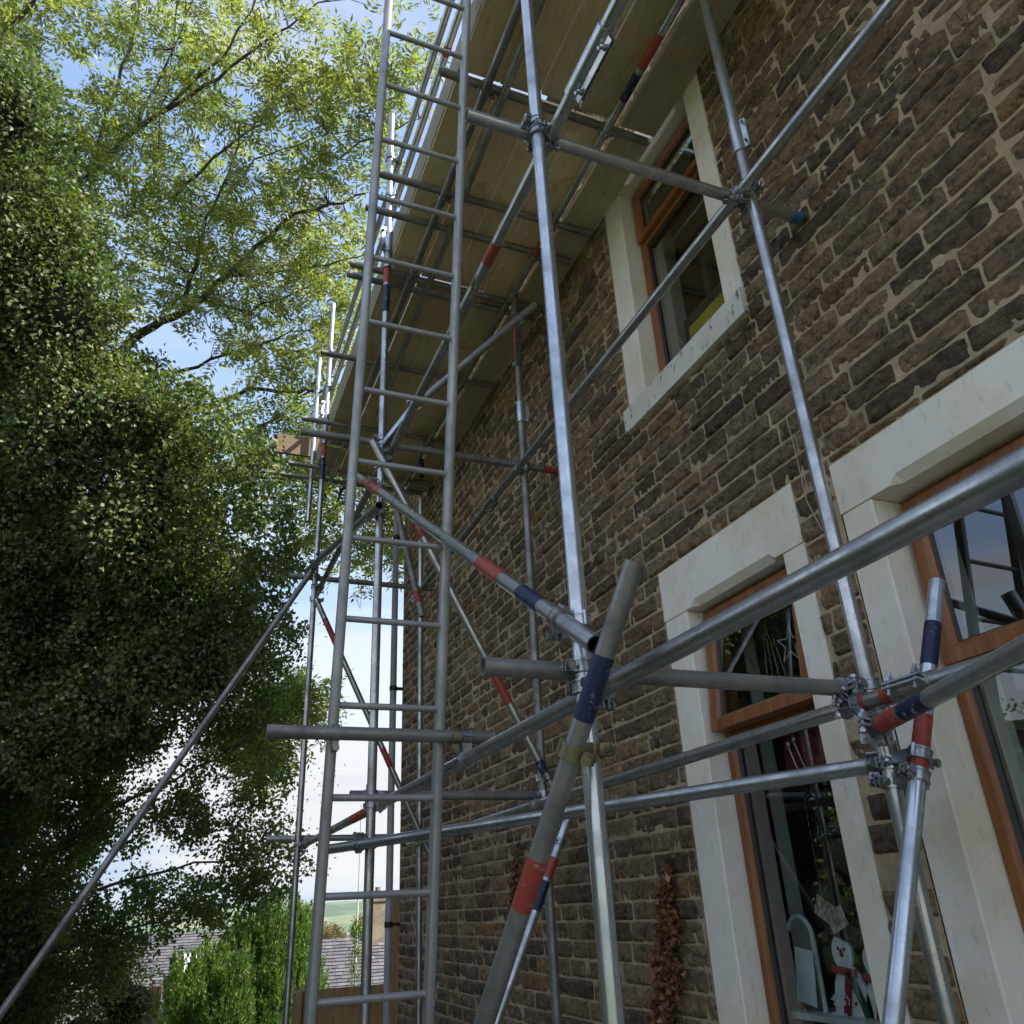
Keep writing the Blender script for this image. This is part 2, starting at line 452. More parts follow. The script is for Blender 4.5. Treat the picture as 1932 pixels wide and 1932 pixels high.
def leafmat(name, stops, trans=0.45, tcol=None, rough=0.5):
    m = bpy.data.materials.new(name); m.use_nodes = True
    t = m.node_tree
    for n in list(t.nodes):
        t.nodes.remove(n)
    out = N(t, 'ShaderNodeOutputMaterial'); b = N(t, 'ShaderNodeBsdfPrincipled'); tl = N(t, 'ShaderNodeBsdfTranslucent'); mx = N(t, 'ShaderNodeMixShader')
    g = N(t, 'ShaderNodeNewGeometry')
    r = ramp(t, g.outputs['Random Per Island'], stops)
    n = noise(t, 0.8, 4, 0.6)
    v = ramp(t, n.outputs['Fac'], [(0.35, (0.75, 0.8, 0.8)), (0.65, (1.2, 1.15, 1.0))])
    c = mix(t, 1.0, r.outputs['Color'], v.outputs['Color'], 'MULTIPLY')
    t.links.new(c.outputs[0], b.inputs['Base Color']); b.inputs['Roughness'].default_value = rough
    c2 = mix(t, 1.0, c.outputs[0], tcol or (1.5, 1.9, 0.6), 'MULTIPLY')
    t.links.new(c2.outputs[0], tl.inputs['Color'])
    mx.inputs[0].default_value = trans
    t.links.new(b.outputs[0], mx.inputs[1]); t.links.new(tl.outputs[0], mx.inputs[2]); t.links.new(mx.outputs[0], out.inputs['Surface'])
    return m
ASH = leafmat('ash_leaf', [(0, (0.145, 0.172, 0.066)), (0.5, (0.225, 0.250, 0.092)), (0.85, (0.34, 0.355, 0.135)), (0.96, (0.42, 0.38, 0.16)), (1, (0.30, 0.21, 0.10))], 0.45, (1.3, 1.5, 0.55), rough=.38)
IVY = leafmat('ivy_leaf', [(0, (0.075, 0.105, 0.038)), (0.5, (0.120, 0.158, 0.054)), (0.85, (0.175, 0.215, 0.074)), (0.97, (0.22, 0.245, 0.09)), (1, (0.20, 0.13, 0.07))], 0.25, (1.5, 1.8, 0.6), rough=0.58)
THORN = leafmat('hawthorn_leaf', [(0, (0.060, 0.086, 0.032)), (0.6, (0.105, 0.140, 0.046)), (0.92, (0.17, 0.205, 0.060)), (1, (0.24, 0.15, 0.07))], 0.42)
CONIFER = leafmat('conifer_frond', [(0, (0.042, 0.078, 0.018)), (0.6, (0.105, 0.165, 0.032)), (1, (0.20, 0.27, 0.055))], 0.3)
AUTUMN = leafmat('autumn_leaf', [(0, (0.13, 0.10, 0.04)), (0.6, (0.20, 0.13, 0.05)), (1, (0.12, 0.14, 0.05))], 0.3)
DEAD = leafmat('dead_leaf', [(0, (0.13, 0.055, 0.025)), (0.5, (0.22, 0.095, 0.042)), (0.85, (0.32, 0.15, 0.075)), (1, (0.40, 0.23, 0.14))], 0.15, (1.2, 1.0, 0.8))
BARK = simple('bark', (0.050, 0.042, 0.032), (0.135, 0.118, 0.092), 14, 0.95, 0.7, 0.01, stretch=(1, 1, 0.4))
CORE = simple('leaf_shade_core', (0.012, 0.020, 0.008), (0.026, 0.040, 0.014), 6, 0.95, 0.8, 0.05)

# ------------------------------------------------------------------ setting: ground, hills
def terrain():
    ys = np.concatenate([np.linspace(-60, 14, 38), np.linspace(16, 120, 40), np.geomspace(130, 9000, 70)])
    xs = np.concatenate([-np.geomspace(6000, 40, 40), np.linspace(-36, 36, 37), np.geomspace(40, 6000, 40)])
    X, Y = np.meshgrid(xs, ys)
    def h(x, y):
        z = GZ
        if y > 13:
            z -= min((y - 13) * 0.16, 5.5)
        if y > 60:
            z -= (1 - math.exp(-(y - 60) / 500)) * 62
        if y > 900:
            t = min(1, (y - 900) / 2600); t = t * t * (3 - 2 * t)
            ridge = 118 + 26 * mnoise.noise(Vector((x / 900.0, y / 2500.0, 3.1))) + 8 * mnoise.noise(Vector((x / 260.0, y / 700.0, 8.1)))
            z += t * ridge
        if abs(y) > 60 and y > 60:
            z += 3 * mnoise.noise(Vector((x / 80.0, y / 80.0, 0)))
        return z
    Z = np.array([[h(float(a), float(b)) for a, b in zip(ra, rb)] for ra, rb in zip(X, Y)])
    V = np.stack([X, Y, Z], -1).reshape(-1, 3)
    ny, nx = X.shape
    i = np.arange(ny - 1)[:, None] * nx + np.arange(nx - 1)[None, :]
    F = np.stack([i, i + 1, i + nx + 1, i + nx], -1).reshape(-1, 4)
    m, t, b, out = mat('ground_cover')
    n = noise(t, 0.6, 6, 0.6); n2 = noise(t, 25, 6, 0.7)
    vor = N(t, 'ShaderNodeTexVoronoi'); vor.inputs['Scale'].default_value = 0.0055
    tcn = N(t, 'ShaderNodeTexCoord'); t.links.new(tcn.outputs['Object'], vor.inputs['Vector'])
    fields = ramp(t, vor.outputs['Color'], [(0.1, (0.020, 0.045, 0.018)), (0.35, (0.06, 0.11, 0.035)), (0.6, (0.13, 0.16, 0.06)), (0.9, (0.22, 0.20, 0.11))])
    near = ramp(t, n2.outputs['Fac'], [(0.3, (0.05, 0.075, 0.022)), (0.7, (0.10, 0.12, 0.045))])
    sx = N(t, 'ShaderNodeSeparateXYZ'); t.links.new(tcn.outputs['Object'], sx.inputs[0])
    far = N(t, 'ShaderNodeMapRange'); far.inputs[1].default_value = 150; far.inputs[2].default_value = 400
    t.links.new(sx.outputs['Y'], far.inputs[0])
    c = mix(t, far.outputs[0], near.outputs['Color'], fields.outputs['Color'])
    t.links.new(c.outputs[0], b.inputs['Base Color']); b.inputs['Roughness'].default_value = 1.0
    bump(t, b, n2.outputs['Fac'], 0.6, 0.03)
    o = npmesh('ground', V, F, m, smooth=True)
    tag(o, kind='structure')
terrain()
pm = MB(); pm.box((-0.6, -3, GZ - 0.1), (2.24, 8.9, GZ + 0.012))
PAVING = simple('stone_flags', (0.26, 0.24, 0.20), (0.38, 0.35, 0.29), 5, 0.9, 0.5, 0.004)
tag(pm.obj('path', PAVING, smooth=False), kind='structure')

# ------------------------------------------------------------------ the stone house
W = 2.25                                     # plane of the wall face
YE = 8.65                                    # far corner of the house
YN = -3.0                                    # near end of the wall, out of the picture
ZT = 5.35                                    # eaves
house = thing('stone_house', 'dark gritstone house wall with cream painted window surrounds behind the scaffolding', 'house', (2.25, 3.0, GZ))
# openings: (y0, y1, z0, z1) of the surround blocks taken out of the walling
holes = [(2.343, 3.458, 2.44, 4.42), (2.315, 3.378, -0.74, 1.535), (0.48, 2.098, -0.74, 1.495), (4.6, 5.6, -9, -8)]
def blocked(y0, y1, z0, z1):
    for a, b_, c, d in holes:
        if y1 > a + 0.002 and y0 < b_ - 0.002 and z1 > c + 0.002 and z0 < d - 0.002:
            return (a, b_, c, d)
    return None
# mortar bed as a sheet with the openings left out
ycuts = sorted({YN, YE} | {h[0] for h in holes[:3]} | {h[1] for h in holes[:3]})
zcuts = sorted({GZ - 0.2, ZT} | {h[2] for h in holes[:3]} | {h[3] for h in holes[:3]})
mb = MB()
for i in range(len(ycuts) - 1):
    for j in range(len(zcuts) - 1):
        ym = (ycuts[i] + ycuts[i + 1]) / 2; zm = (zcuts[j] + zcuts[j + 1]) / 2
        if blocked(ym - .01, ym + .01, zm - .01, zm + .01):
            continue
        a, b_, c, d = ycuts[i], ycuts[i + 1], zcuts[j], zcuts[j + 1]
        x = W - 0.0060
        mb.add([(x, a, c), (x, b_, c), (x, b_, d), (x, a, d)], [(0, 3, 2, 1)])
        mb.add([(x + 0.3, a, c), (x + 0.3, b_, c), (x + 0.3, b_, d), (x + 0.3, a, d)], [(0, 1, 2, 3)])
        # closing strips between outer and inner face
mb.add([(W - .011, YE, GZ - .2), (W + .298, YE, GZ - .2), (W + .298, YE, ZT), (W - .011, YE, ZT)], [(0, 1, 2, 3)])
tag(mb.obj('mortar', MORTAR, house, smooth=False))

def stone_geo(y0, y1, z0, z1, nu, nv, seed):
    """pitch-faced walling stone; front towards -X"""
    j = 0.0035
    hgt = z1 - z0; wid = y1 - y0
    bulge = random.uniform(0.008, 0.017)
    tilt = random.uniform(-0.006, 0.006); tz = random.uniform(-0.003, 0.010)
    sfr = random.uniform(150, 260); sph = random.uniform(0, 6); samp = random.choice([0, 0.004, 0.008, 0.010])
    vs = []
    sk = [random.uniform(-j, j) for _ in range(8)]
    for a in range(nv + 1):
        tv = a / nv
        for b_ in range(nu + 1):
            tu = b_ / nu
            y = y0 + wid * tu; z = z0 + hgt * tv
            # wandering arrises
            if b_ in (0, nu): y += 0.5 * 0.008 * mnoise.noise(Vector((y * 9 + seed, z * 30, 1)))
            if a in (0, nv): z += 0.5 * 0.005 * mnoise.noise(Vector((y * 16 + seed, z * 9, 5)))
            e = min(min(tu, 1 - tu) * wid, min(tv, 1 - tv) * hgt)
            k = min(1.0, e / 0.012)
            nse = mnoise.noise(Vector((y * 17 + seed, z * 21, seed))) + 0.8 * mnoise.noise(Vector((y * 42, z * 42, seed)))
            nse += (samp / 0.013) * (math.sin(y * sfr + sph) * .8) * (1 if .08 < tv < .55 else .15)
            x = W - 0.004 - k * (bulge + 0.0105 * nse + tilt * (tu - .5) * 2 + tz * (tv - .5) * 2)
            vs.append((min(x, W - 0.003), y, z))
    fs = []
    for a in range(nv):
        for b_ in range(nu):
            q = a * (nu + 1) + b_
            fs.append((q, q + nu + 1, q + nu + 2, q + 1))
    # sides back into the mortar
    base = len(vs)
    rim = [b_ for b_ in range(nu + 1)] + [a * (nu + 1) + nu for a in range(1, nv + 1)] + [nv * (nu + 1) + b_ for b_ in range(nu - 1, -1, -1)] + [a * (nu + 1) for a in range(nv - 1, 0, -1)]
    for q in rim:
        v = vs[q]; vs.append((W + 0.01, v[1], v[2]))
    n = len(rim)
    for i in range(n):
        fs.append((rim[i], rim[(i + 1) % n], base + (i + 1) % n, base + i))
    return vs, fs
stones = []
z = GZ - 0.05
while z < ZT:
    h = random.choice([0.088, 0.092, 0.095, 0.096, 0.098, 0.102])
    y = YN + random.uniform(-0.2, 0.0)
    while y < YE:
        w = random.choice([0.14, 0.22, 0.26, 0.29, 0.32, 0.36, 0.42]) * random.uniform(0.85, 1.15)
        y1 = min(y + w, YE)
        if YE - y1 < 0.08: y1 = YE
        segs = [(y, y1)]
        z1 = min(z + h, ZT)
        out_ = []
        for a, b_ in segs:
            hb = blocked(a, b_, z, z1)
            if hb is None:
                out_.append((a, b_, z, z1))
            else:
                for aa, bb in ((a, hb[0]), (hb[1], b_)):
                    if bb - aa > 0.035 and not blocked(aa, bb, z, z1):
                        out_.append((aa, bb, z, z1))
                        # a split course above/below an opening
                if a >= hb[0] - .002 or b_ <= hb[1] + .002:
                    if z < hb[2] - 0.03 < z1: out_.append((max(a, hb[0]), min(b_, hb[1]), z, hb[2]))
                    if z < hb[3] + 0.03 < z1: out_.append((max(a, hb[0]), min(b_, hb[1]), hb[3], z1))
                else:
                    if z < hb[2] - 0.03 < z1: out_.append((hb[0], hb[1], z, hb[2]))
                    if z < hb[3] + 0.03 < z1: out_.append((hb[0], hb[1], hb[3], z1))
        for s_ in out_:
            if s_[1] - s_[0] > 0.03 and s_[3] - s_[2] > 0.025:
                stones.append(s_)
        y = y1
    z += h
JT = 0.0024
scored = []
for s_ in stones:
    c = ((W), (s_[0] + s_[1]) / 2, (s_[2] + s_[3]) / 2)
    p = proj(c)
    sc = 0
    if p and -20 < p[0] < 1950 and -20 < p[1] < 1950 and not (c[2] > 4.15 * 1.0 and c[1] > 2.1):
        q = [proj((W, yy, zz)) for yy, zz in ((s_[0], s_[2]), (s_[1], s_[2]), (s_[1], s_[3]), (s_[0], s_[3]))]
        if all(q):
            sc = abs(sum(q[i][0] * q[(i + 1) % 4][1] - q[(i + 1) % 4][0] * q[i][1] for i in range(4))) / 2
    scored.append((sc, s_))
scored.sort(key=lambda a: -a[0])
rest = MB()
for k, (sc, s_) in enumerate(scored):
    y0, y1, z0, z1 = s_[0] + JT * random.uniform(0.9, 1.9), s_[1] - JT * random.uniform(0.9, 1.9), s_[2] + 1.55 * JT * random.uniform(0.8, 1.2), s_[3] - 1.55 * JT * random.uniform(0.8, 1.2)
    seed = k * 1.37
    near = sc > 500
    nu, nv = (16, 7) if sc > 1100 else (10, 6) if near else ((6, 4) if sc > 150 else (4, 3))
    vs, fs = stone_geo(y0, y1, z0, z1, nu, nv, seed)
    if k < 300:
        m_ = MB(); m_.add(vs, fs)
        m_.obj('stone', STONE, house, True, 70)
    else:
        rest.add(vs, fs)
o = rest.obj('stonework', STONE, house, True, 70)
tag(o, kind='stuff')

# window surrounds --------------------------------------------------------
def lintel(y0, y1, z0, z1, c0, c1, depth=0.30, proud=0.010, ch=0.032):
    """stone head with a stopped chamfer between c0 and c1 on its lower front arris"""
    m_ = MB(); x0 = W - proud; x1 = W + depth
    secs = [(y0, 0), (c0 - 0.035, 0), (c0, ch), (c1, ch), (c1 + 0.035, 0), (y1, 0)]
    vs = []
    for y, c in secs:
        c = max(c, 0.0015)
        vs += [(x0, y, z1), (x0, y, z0 + c), (x0 + c, y, z0), (x1, y, z0), (x1, y, z1)]
    fs = []
    for k in range(len(secs) - 1):
        for i in range(5):
            a = k * 5 + i; b_ = k * 5 + (i + 1) % 5
            fs.append((a, a + 5, b_ + 5, b_))
    fs.append((0, 1, 2, 3, 4)); e = 5 * (len(secs) - 1); fs.append((e + 4, e + 3, e + 2, e + 1, e))
    m_.add(vs, fs)
    return m_
def jamb(y0, y1, z0, z1, proud=0.008, depth=0.30):
    m_ = MB(); m_.bbox((W - proud, y0, z0), (W + depth, y1, z1), 0.006); return m_
def opening(yo0, yi0, yi1, yo1, zs, zsill, zl, zlt, c0, c1, flake=False, fx=2.358):
    lintel(yo0, yo1, zl, zlt, c0, c1).obj('lintel', CREAM, house, smooth=False)
    jamb(yo0, yi0, zsill + 0.0015, zl - 0.0015).obj('jamb', CREAM, house, smooth=False)
    jamb(yi1, yo1, zsill + 0.0015, zl - 0.0015).obj('jamb', CREAM, house, smooth=False)
    m_ = MB()
    a, b_ = yo0 - 0.012, yo1 + 0.012
    xs = [W - 0.045, W + 0.30]
    m_.add([(xs[0], a, zs), (xs[1], a, zs), (xs[1], a, zsill), (xs[0] + .01, a, zsill - 0.012), (xs[0], a, zsill - 0.02),
            (xs[0], b_, zs), (xs[1], b_, zs), (xs[1], b_, zsill), (xs[0] + .01, b_, zsill - 0.012), (xs[0], b_, zsill - 0.02)],
           [(0, 1, 2, 3, 4), (9, 8, 7, 6, 5), (0, 5, 6, 1), (1, 6, 7, 2), (2, 7, 8, 3), (3, 8, 9, 4), (4, 9, 5, 0)])
    m_.obj('sill', FLAKE if flake else CREAM, house, smooth=False)
opening(2.345, 2.490, 3.265, 3.455, 2.440, 2.605, 4.162, 4.42, 2.60, 3.16, True)
opening(2.317, 2.450, 3.180, 3.376, -0.72, -0.55, 1.268, 1.533, 2.53, 3.10)
opening(0.48, 0.64, 1.945, 2.096, -0.72, -0.55, 1.283, 1.493, 0.76, 1.815)

def rectframe(m_, y0, y1, z0, z1, wd, x0, x1, mi=0):
    """mitred rectangular frame, section wd wide, from x0 to x1"""
    e = 0.006
    def prof(y, z, sy, sz):   # outer corner -> stepped section
        return [(x1, y, z), (x0, y, z), (x0, y + sy * (wd - 0.016), z + sz * (wd - 0.016)), (x0 + 0.014, y + sy * wd, z + sz * wd), (x1, y + sy * wd, z + sz * wd)]
    cs = [prof(y0, z0, 1, 1), prof(y1, z0, -1, 1), prof(y1, z1, -1, -1), prof(y0, z1, 1, -1)]
    vs = [p for c in cs for p in c]
    fs = []
    for k in range(4):
        k2 = (k + 1) % 4
        for i in range(5):
            j = (i + 1) % 5
            fs.append((k * 5 + i, k2 * 5 + i, k2 * 5 + j, k * 5 + j))
    m_.add(vs, fs, mi)
def pane(y0, y1, z0, z1, x, parent, name='pane'):
    m_ = MB(); m_.box((x, y0, z0), (x + 0.018, y1, z1))
    return m_.obj(name, GLASS, parent, smooth=False)
def window(y0, y1, z0, z1, zt, x, open_out=0.0, label=None):
    """frame with a top-hung light over a fixed light; zt = middle of the transom"""
    m_ = MB(); rectframe(m_, y0, y1, z0, z1, 0.052, x, x + 0.07)
    m_.box((x + 0.002, y0 + 0.05, zt - 0.032), (x + 0.068, y1 - 0.05, zt + 0.032))
    fr = m_.obj('window', BROWN, house, smooth=False)
    if label: fr['label'] = label
    s_ = MB(); rectframe(s_, y0 - .002 + 0.004, y1 - 0.004, z0 + 0.004, z1, 0.004, x + 0.02, x + 0.03)
    g = MB(); rectframe(g, y0 + 0.050, y1 - 0.050, z0 + 0.050, zt - 0.030, 0.014, x + 0.012, x + 0.05); g.obj('seal', BROWN_DK, fr, smooth=False)
    pane(y0 + 0.055, y1 - 0.055, z0 + 0.055, zt - 0.034, x + 0.032, fr)
    # opening light
    a, b_, c, d = y0 + 0.022, y1 - 0.022, zt - 0.004, z1 - 0.022
    sm = MB(); rectframe(sm, a, b_, c, d, 0.062, -0.028, 0.03)
    sash = sm.mesh('sash', BROWN, False)
    so = link('sash', sash, fr)
    gm = MB(); rectframe(gm, a + 0.060, b_ - 0.060, c + 0.060, d - 0.060, 0.010, -0.014, 0.02); go = link('seal', gm.mesh('seal', BROWN_DK, False), fr)
    pm_ = MB(); pm_.box((0.0, a + 0.064, c + 0.064), (0.018, b_ - 0.064, d - 0.064)); po = link('pane', pm_.mesh('pane', GLASS, False), fr)
    ang = open_out
    T = Matrix.Translation((x - 0.004, 0, 0)) @ Matrix.Translation((0, 0, d)) @ Matrix.Rotation(ang, 4, 'Y') @ Matrix.Translation((0, 0, -d))
    for q in (so, go, po):
        q.matrix_local = T
    if ang:
        st = MB(); zz = zt + 0.035
        st.obox((x - 0.02, (y0 + y1) / 2 - 0.02, zt + 0.01), Vector((0, 1, 0)), Vector((1, 0, 0)), Vector((0, 0, 1)), 0.15, 0.011, 0.005)
        st.obox((x - 0.03, (y0 + y1) / 2 + 0.05, zt + 0.026), Vector((0.2, 0.97, 0)).normalized(), Vector((0.97, -0.2, 0)).normalized(), Vector((0, 0, 1)), 0.10, 0.008, 0.004)
        st.obj('stay', WHITEPVC, fr, smooth=False)
    return fr
window(2.495, 3.260, 2.612, 4.146, 3.735, 2.356, 0.0, 'upstairs window with brown frame')
window(2.455, 3.175, -0.545, 1.264, 0.675, 2.352, math.radians(5.5), 'downstairs window with its top light ajar')
window(0.645, 1.940, -0.545, 1.279, 0.66, 2.385, math.radians(1.2), 'wide downstairs window with brown frame')
# inner reveals and rooms behind the glass
rm = MB()
for (a, b_, c, d) in ((2.49, 3.265, 2.61, 4.15), (2.45, 3.18, -0.55, 1.268), (0.64, 1.945, -0.55, 1.283)):
    x0, x1 = 2.43, 2.62
    if c < 0: c = -0.43
    rm.box((x0, b_, c), (x1, b_ + 0.02, d)); rm.box((x0, a - 0.02, c), (x1, a, d)); rm.box((x0, a - .02, d), (x1, b_ + .02, d + 0.02)); rm.box((x0, a - .02, c - 0.02), (x1 + 0.03, b_ + .02, c))
rm.obj('reveal_lining', WHITEPVC, house, smooth=False)
rb = MB()
for z0, z1 in ((-1.35, 1.72), (1.95, 4.75)):
    a, b_ = -0.6, 5.2; x0, x1 = 2.56, 5.6
    rb.add([(x0, a, z0), (x1, a, z0), (x1, b_, z0), (x0, b_, z0), (x0, a, z1), (x1, a, z1), (x1, b_, z1), (x0, b_, z1)], [(0, 1, 2, 3), (4, 7, 6, 5), (0, 4, 5, 1), (1, 5, 6, 2), (2, 6, 7, 3)])
rb.obj('room', PLASTER, house, smooth=False)
ib = MB()
for (a, b_, z0, z1, hl) in ((-3, YE, GZ - .2, ZT, None),):
    pass
ib.box((5.62, YN, GZ - 0.2), (9.2, YE, ZT)); ib.box((2.548, 5.25, GZ - 0.2), (5.61, YE, ZT)); ib.box((2.548, YN, GZ - .2), (5.61, -0.65, ZT)); ib.box((2.548, -0.64, 4.78), (5.61, 5.24, ZT))
ib.obj('wall_core', MORTAR, house, smooth=False)
rf = MB()
rf.add([(1.95, YN - .1, ZT), (1.95, YE + .1, ZT), (5.7, YE + .1, ZT + 1.9), (5.7, YN - .1, ZT + 1.9), (9.4, YE + .1, ZT), (9.4, YN - .1, ZT)], [(0, 1, 2, 3), (3, 2, 4, 5), (0, 5, 4, 1), (0, 3, 5), (1, 4, 2)])
SLATE = simple('roof_slate', (0.10, 0.10, 0.11), (0.19, 0.185, 0.19), 3, 0.7, 0.5, 0.01)
rf.obj('roof', SLATE, house, smooth=False)

# downpipe at the far corner
dp = thing('downpipe', 'grey downpipe standing off the far corner of the stone house', 'downpipe', (2.12, 8.60, GZ))
m_ = MB(); px_ = onY(743, 1247, 8.62)[0]
m_.pipe((px_, 8.62, GZ), (px_, 8.62, ZT - 0.1), 0.036, 0.032, 20); m_.obj('pipe', PIPE_GREY, dp)
for zz in (-0.1, 2.2, 4.0):
    m_ = MB(); m_.ring((px_, 8.62, zz), Vector((0, 0, 1)), 0.042, 0.0355, 0.05); m_.box((px_ + .036, 8.605, zz - 0.015), (2.262, 8.635, zz + 0.015)); m_.obj('bracket', BROWN_DK, dp)

# thin tan cable hanging on the wall
cb = MB(); pts = [onX(*p, W - 0.035) for p in ((1483, 786), (1491, 815), (1500, 850), (1513, 905), (1522, 945), (1535, 970), (1551, 1000))]
cb.sweep(pts, 0.0022, 6)
TAN = simple('tan_cable', (0.42, 0.34, 0.24), (0.5, 0.42, 0.3), 20, 0.7, 0)
tag(cb.obj('cable', TAN), 'thin tan cable hanging loose down the stone wall between the windows', 'cable')

# ------------------------------------------------------------------ scaffold
sc_ = thing('scaffold', 'grey tube and coupler scaffold standing in front of the stone house', 'scaffold', (1.44, 4.3, GZ))
R = 0.02415
T = {}
def tube(key, name, p0, p1, m, bands=(), label=None, bow=0.0):
    """one scaffold tube; bands = (t0, t1, material) along it in metres from p0"""
    p0 = Vector(p0); p1 = Vector(p1)
    mm = MB(); mm.pipe(p0, p1, R, R - 0.004, 28, seg=1 if not bow else 12, bow=bow)
    o = mm.obj(name, m, sc_)
    if label: o['label'] = label
    T[key] = (p0, p1)
    a = (p1 - p0).normalized()
    for t0, t1, bm_ in bands:
        b = MB(); c = p0 + a * ((t0 + t1) / 2)
        b.ring(c, a, R + 0.0009, R - 0.001, t1 - t0, 28)
        b.obj('painted_band', bm_, o)
    return o
def tp(key, px, py):
    """distance along tube `key` nearest to the sight line through a picture point"""
    p0, p1 = T[key]; a = (p1 - p0).normalized(); r = ray(px, py).normalized()
    w0 = p0; b = a.dot(r); d = a.dot(w0); e = r.dot(w0)
    return (b * e - d) / (1 - b * b)
def lp(p0, p1, px, py):
    T['_'] = (Vector(p0), Vector(p1)); return tp('_', px, py)

zb = GZ + 0.02
OX, IX = 0.96, 1.92
tube('A', 'standard', (OX, 1.85, zb), (OX, 1.85, 6.4), GALV_BRIGHT, label='bright upright nearest the camera')
zj = onX(1404, 272, IX)[2]
tube('B', 'standard', (IX, 1.85, zb), (IX, 1.85, zj), GALV, label='grey upright by the wall between the two downstairs windows')
tube('B2', 'standard', (IX, 1.85, zj + 0.002), (IX, 1.85, 6.0), GALV_BRIGHT)
tube('C', 'standard', (OX, 4.30, zb), (OX, 4.30, 5.62), GALV)
tube('E', 'standard', (IX, 4.30, zb), (IX, 4.30, 4.22), GALV_DULL)
tube('F', 'standard', (IX, 6.80, zb), (IX, 6.80, 3.6), GALV)
tube('G', 'standard', (OX, 6.80, zb), (OX, 6.80, 5.75), GALV)
tube('H', 'standard', (0.95, 7.50, 3.55), (0.95, 7.50, 5.55), GALV_BRIGHT)
def bandon(key, pxa, pxb, m):
    t0 = tp(key, *pxa); t1 = tp(key, *pxb)
    if t0 > t1: t0, t1 = t1, t0
    p0, p1 = T[key]; a = (p1 - p0).normalized()
    b = MB(); b.ring(p0 + a * ((t0 + t1) / 2), a, R + 0.0009, R - 0.001, t1 - t0, 28)
    par = BYKEY[key]; b.obj('painted_band', m, par)
BYKEY = {}
_t = tube
def tube(key, *a, **k):
    o = _t(key, *a, **k); BYKEY[key] = o; return o
for k_ in list(T):
    if k_ != '_':
        pass
stds = [o for o in sc_.children if o.name.startswith('standard')]
for k_, o in zip(['A', 'B', 'B2', 'C', 'E', 'F', 'G', 'H'], stds): BYKEY[k_] = o
bandon('E', (980, 600), (984, 690), RED)
bandon('C', (722, 505), (723, 535), RED); bandon('C', (721, 540), (721, 590), NAVY)
bandon('G', (612, 825), (609, 862), RED); bandon('G', (608, 865), (603, 905), NAVY)
bandon('F', (808, 868), (808, 900), NAVY)

# ledgers along the wall
tube('L5', 'ledger', (1.01, -0.9, 0.50), (1.01, 6.95, 0.50), GALV, label='long sloping looking tube crossing the right half close to the camera')
bandon('L5', (672, 1560), (702, 1547), RED)
tube('T2a', 'ledger', (1.01, -0.9, 2.555), (1.01, 1.55, 2.555), GALV)
tube('T2', 'ledger', (1.01, 1.552, 2.555), (1.01, 4.38, 2.555), GALV)
bandon('T2', (935, 455), (915, 492), RED)
tube('D7', 'ledger', (1.01, 4.42, 2.60), (1.01, 7.20, 2.60), GALV_DULL)
tube('T3', 'ledger', (1.87, -0.9, 2.595), (1.87, 4.80, 2.595), GALV)
tube('T3b', 'ledger', (1.87, 4.802, 2.595), (1.87, 6.95, 2.595), GALV_DULL)
tube('L7', 'ledger', (1.87, -0.9, 0.495), (1.87, 6.95, 0.495), GALV)
bandon('L7', (1592, 1350), (1640, 1325), RED); bandon('L7', (1668, 1312), (1700, 1300), RED)
p_l = ray(1648, 1374) * 2.28; p_r = ray(1932, 1222) * 1.72
d_ = (p_r - p_l)
tube('L11', 'ledger', p_l, p_l + d_ * 2.2, GALV)
bandon('L11', (1652, 1371), (1703, 1345), RED); bandon('L11', (1705, 1343), (1752, 1318), NAVY)
# transoms
tube('T1', 'transom', (0.70, 1.90, 2.606), (2.205, 1.90, 2.606), GALV, label='transom with a blue end cap')
m_ = MB(); m_.cyl((2.165, 1.90, 2.606), (2.212, 1.90, 2.606), R + 0.003, 24); m_.obj('end_cap', BLUECAP, BYKEY['T1'])
tube('L9', 'transom', (0.70, 1.90, 0.553), (2.02, 1.90, 0.553), GALV_DULL, label='dull open ended transom at the centre')
tube('Th', 'transom', (0.285, 2.95, 0.583), (1.125, 2.95, 0.583), GALV_DULL, label='short tube that carries the ladder')
tube('L8', 'transom', (0.86, 4.35, 0.550), (1.99, 4.35, 0.550), GALV_DULL)
tube('T5', 'transom', (0.47, 4.355, 2.660), (2.24, 4.355, 2.660), GALV_DULL)
bandon('T5', (1024, 881), (1062, 889), RED)
tube('G1', 'transom', (0.73, 6.85, 0.548), (1.99, 6.85, 0.548), GALV)
tube('G2', 'transom', (0.74, 6.85, 2.70), (2.05, 6.85, 2.70), GALV_DULL)
# low diagonal in plan
pL = Vector((0.93, 4.20, 0.31)); pR = Vector((1.90, 1.90, 0.325)); dd = (pR - pL).normalized()
tube('L6', 'brace', pL - dd * 0.34, pR + dd * 0.05, GALV)
# braces
s_ = (2.43 - 0.55) / (4.46 - 1.66)
tube('D1', 'brace', (0.904, 4.98, 0.55 + s_ * 3.32), (0.904, 1.668, 0.55 + s_ * 0.008), GALV, label='brace with a red and a navy band falling towards the camera')
bandon('D1', (908, 1062), (950, 1090), RED); bandon('D1', (988, 1115), (1027, 1140), NAVY); bandon('D1', (690, 912), (718, 930), RED)
a0 = onY(1198, 1060, 1.515); c0_ = onY(1077, 1430, 1.765); dv = c0_ - a0
tube('D2', 'brace', a0, a0 + dv * ((GZ + 0.03 - a0.z) / dv.z), GALV_DULL, label='steep dull brace in the centre foreground with a navy and a red band')
bandon('D2', (1142, 1238), (1105, 1360), NAVY); bandon('D2', (1018, 1620), (985, 1715), RED)
a0 = onY(1072, 1543, 4.13); b0 = onY(935, 1932, 4.13); dv = b0 - a0
tube('D3', 'brace', a0, a0 + dv * ((GZ + 0.03 - a0.z) / dv.z), GALV_BRIGHT)
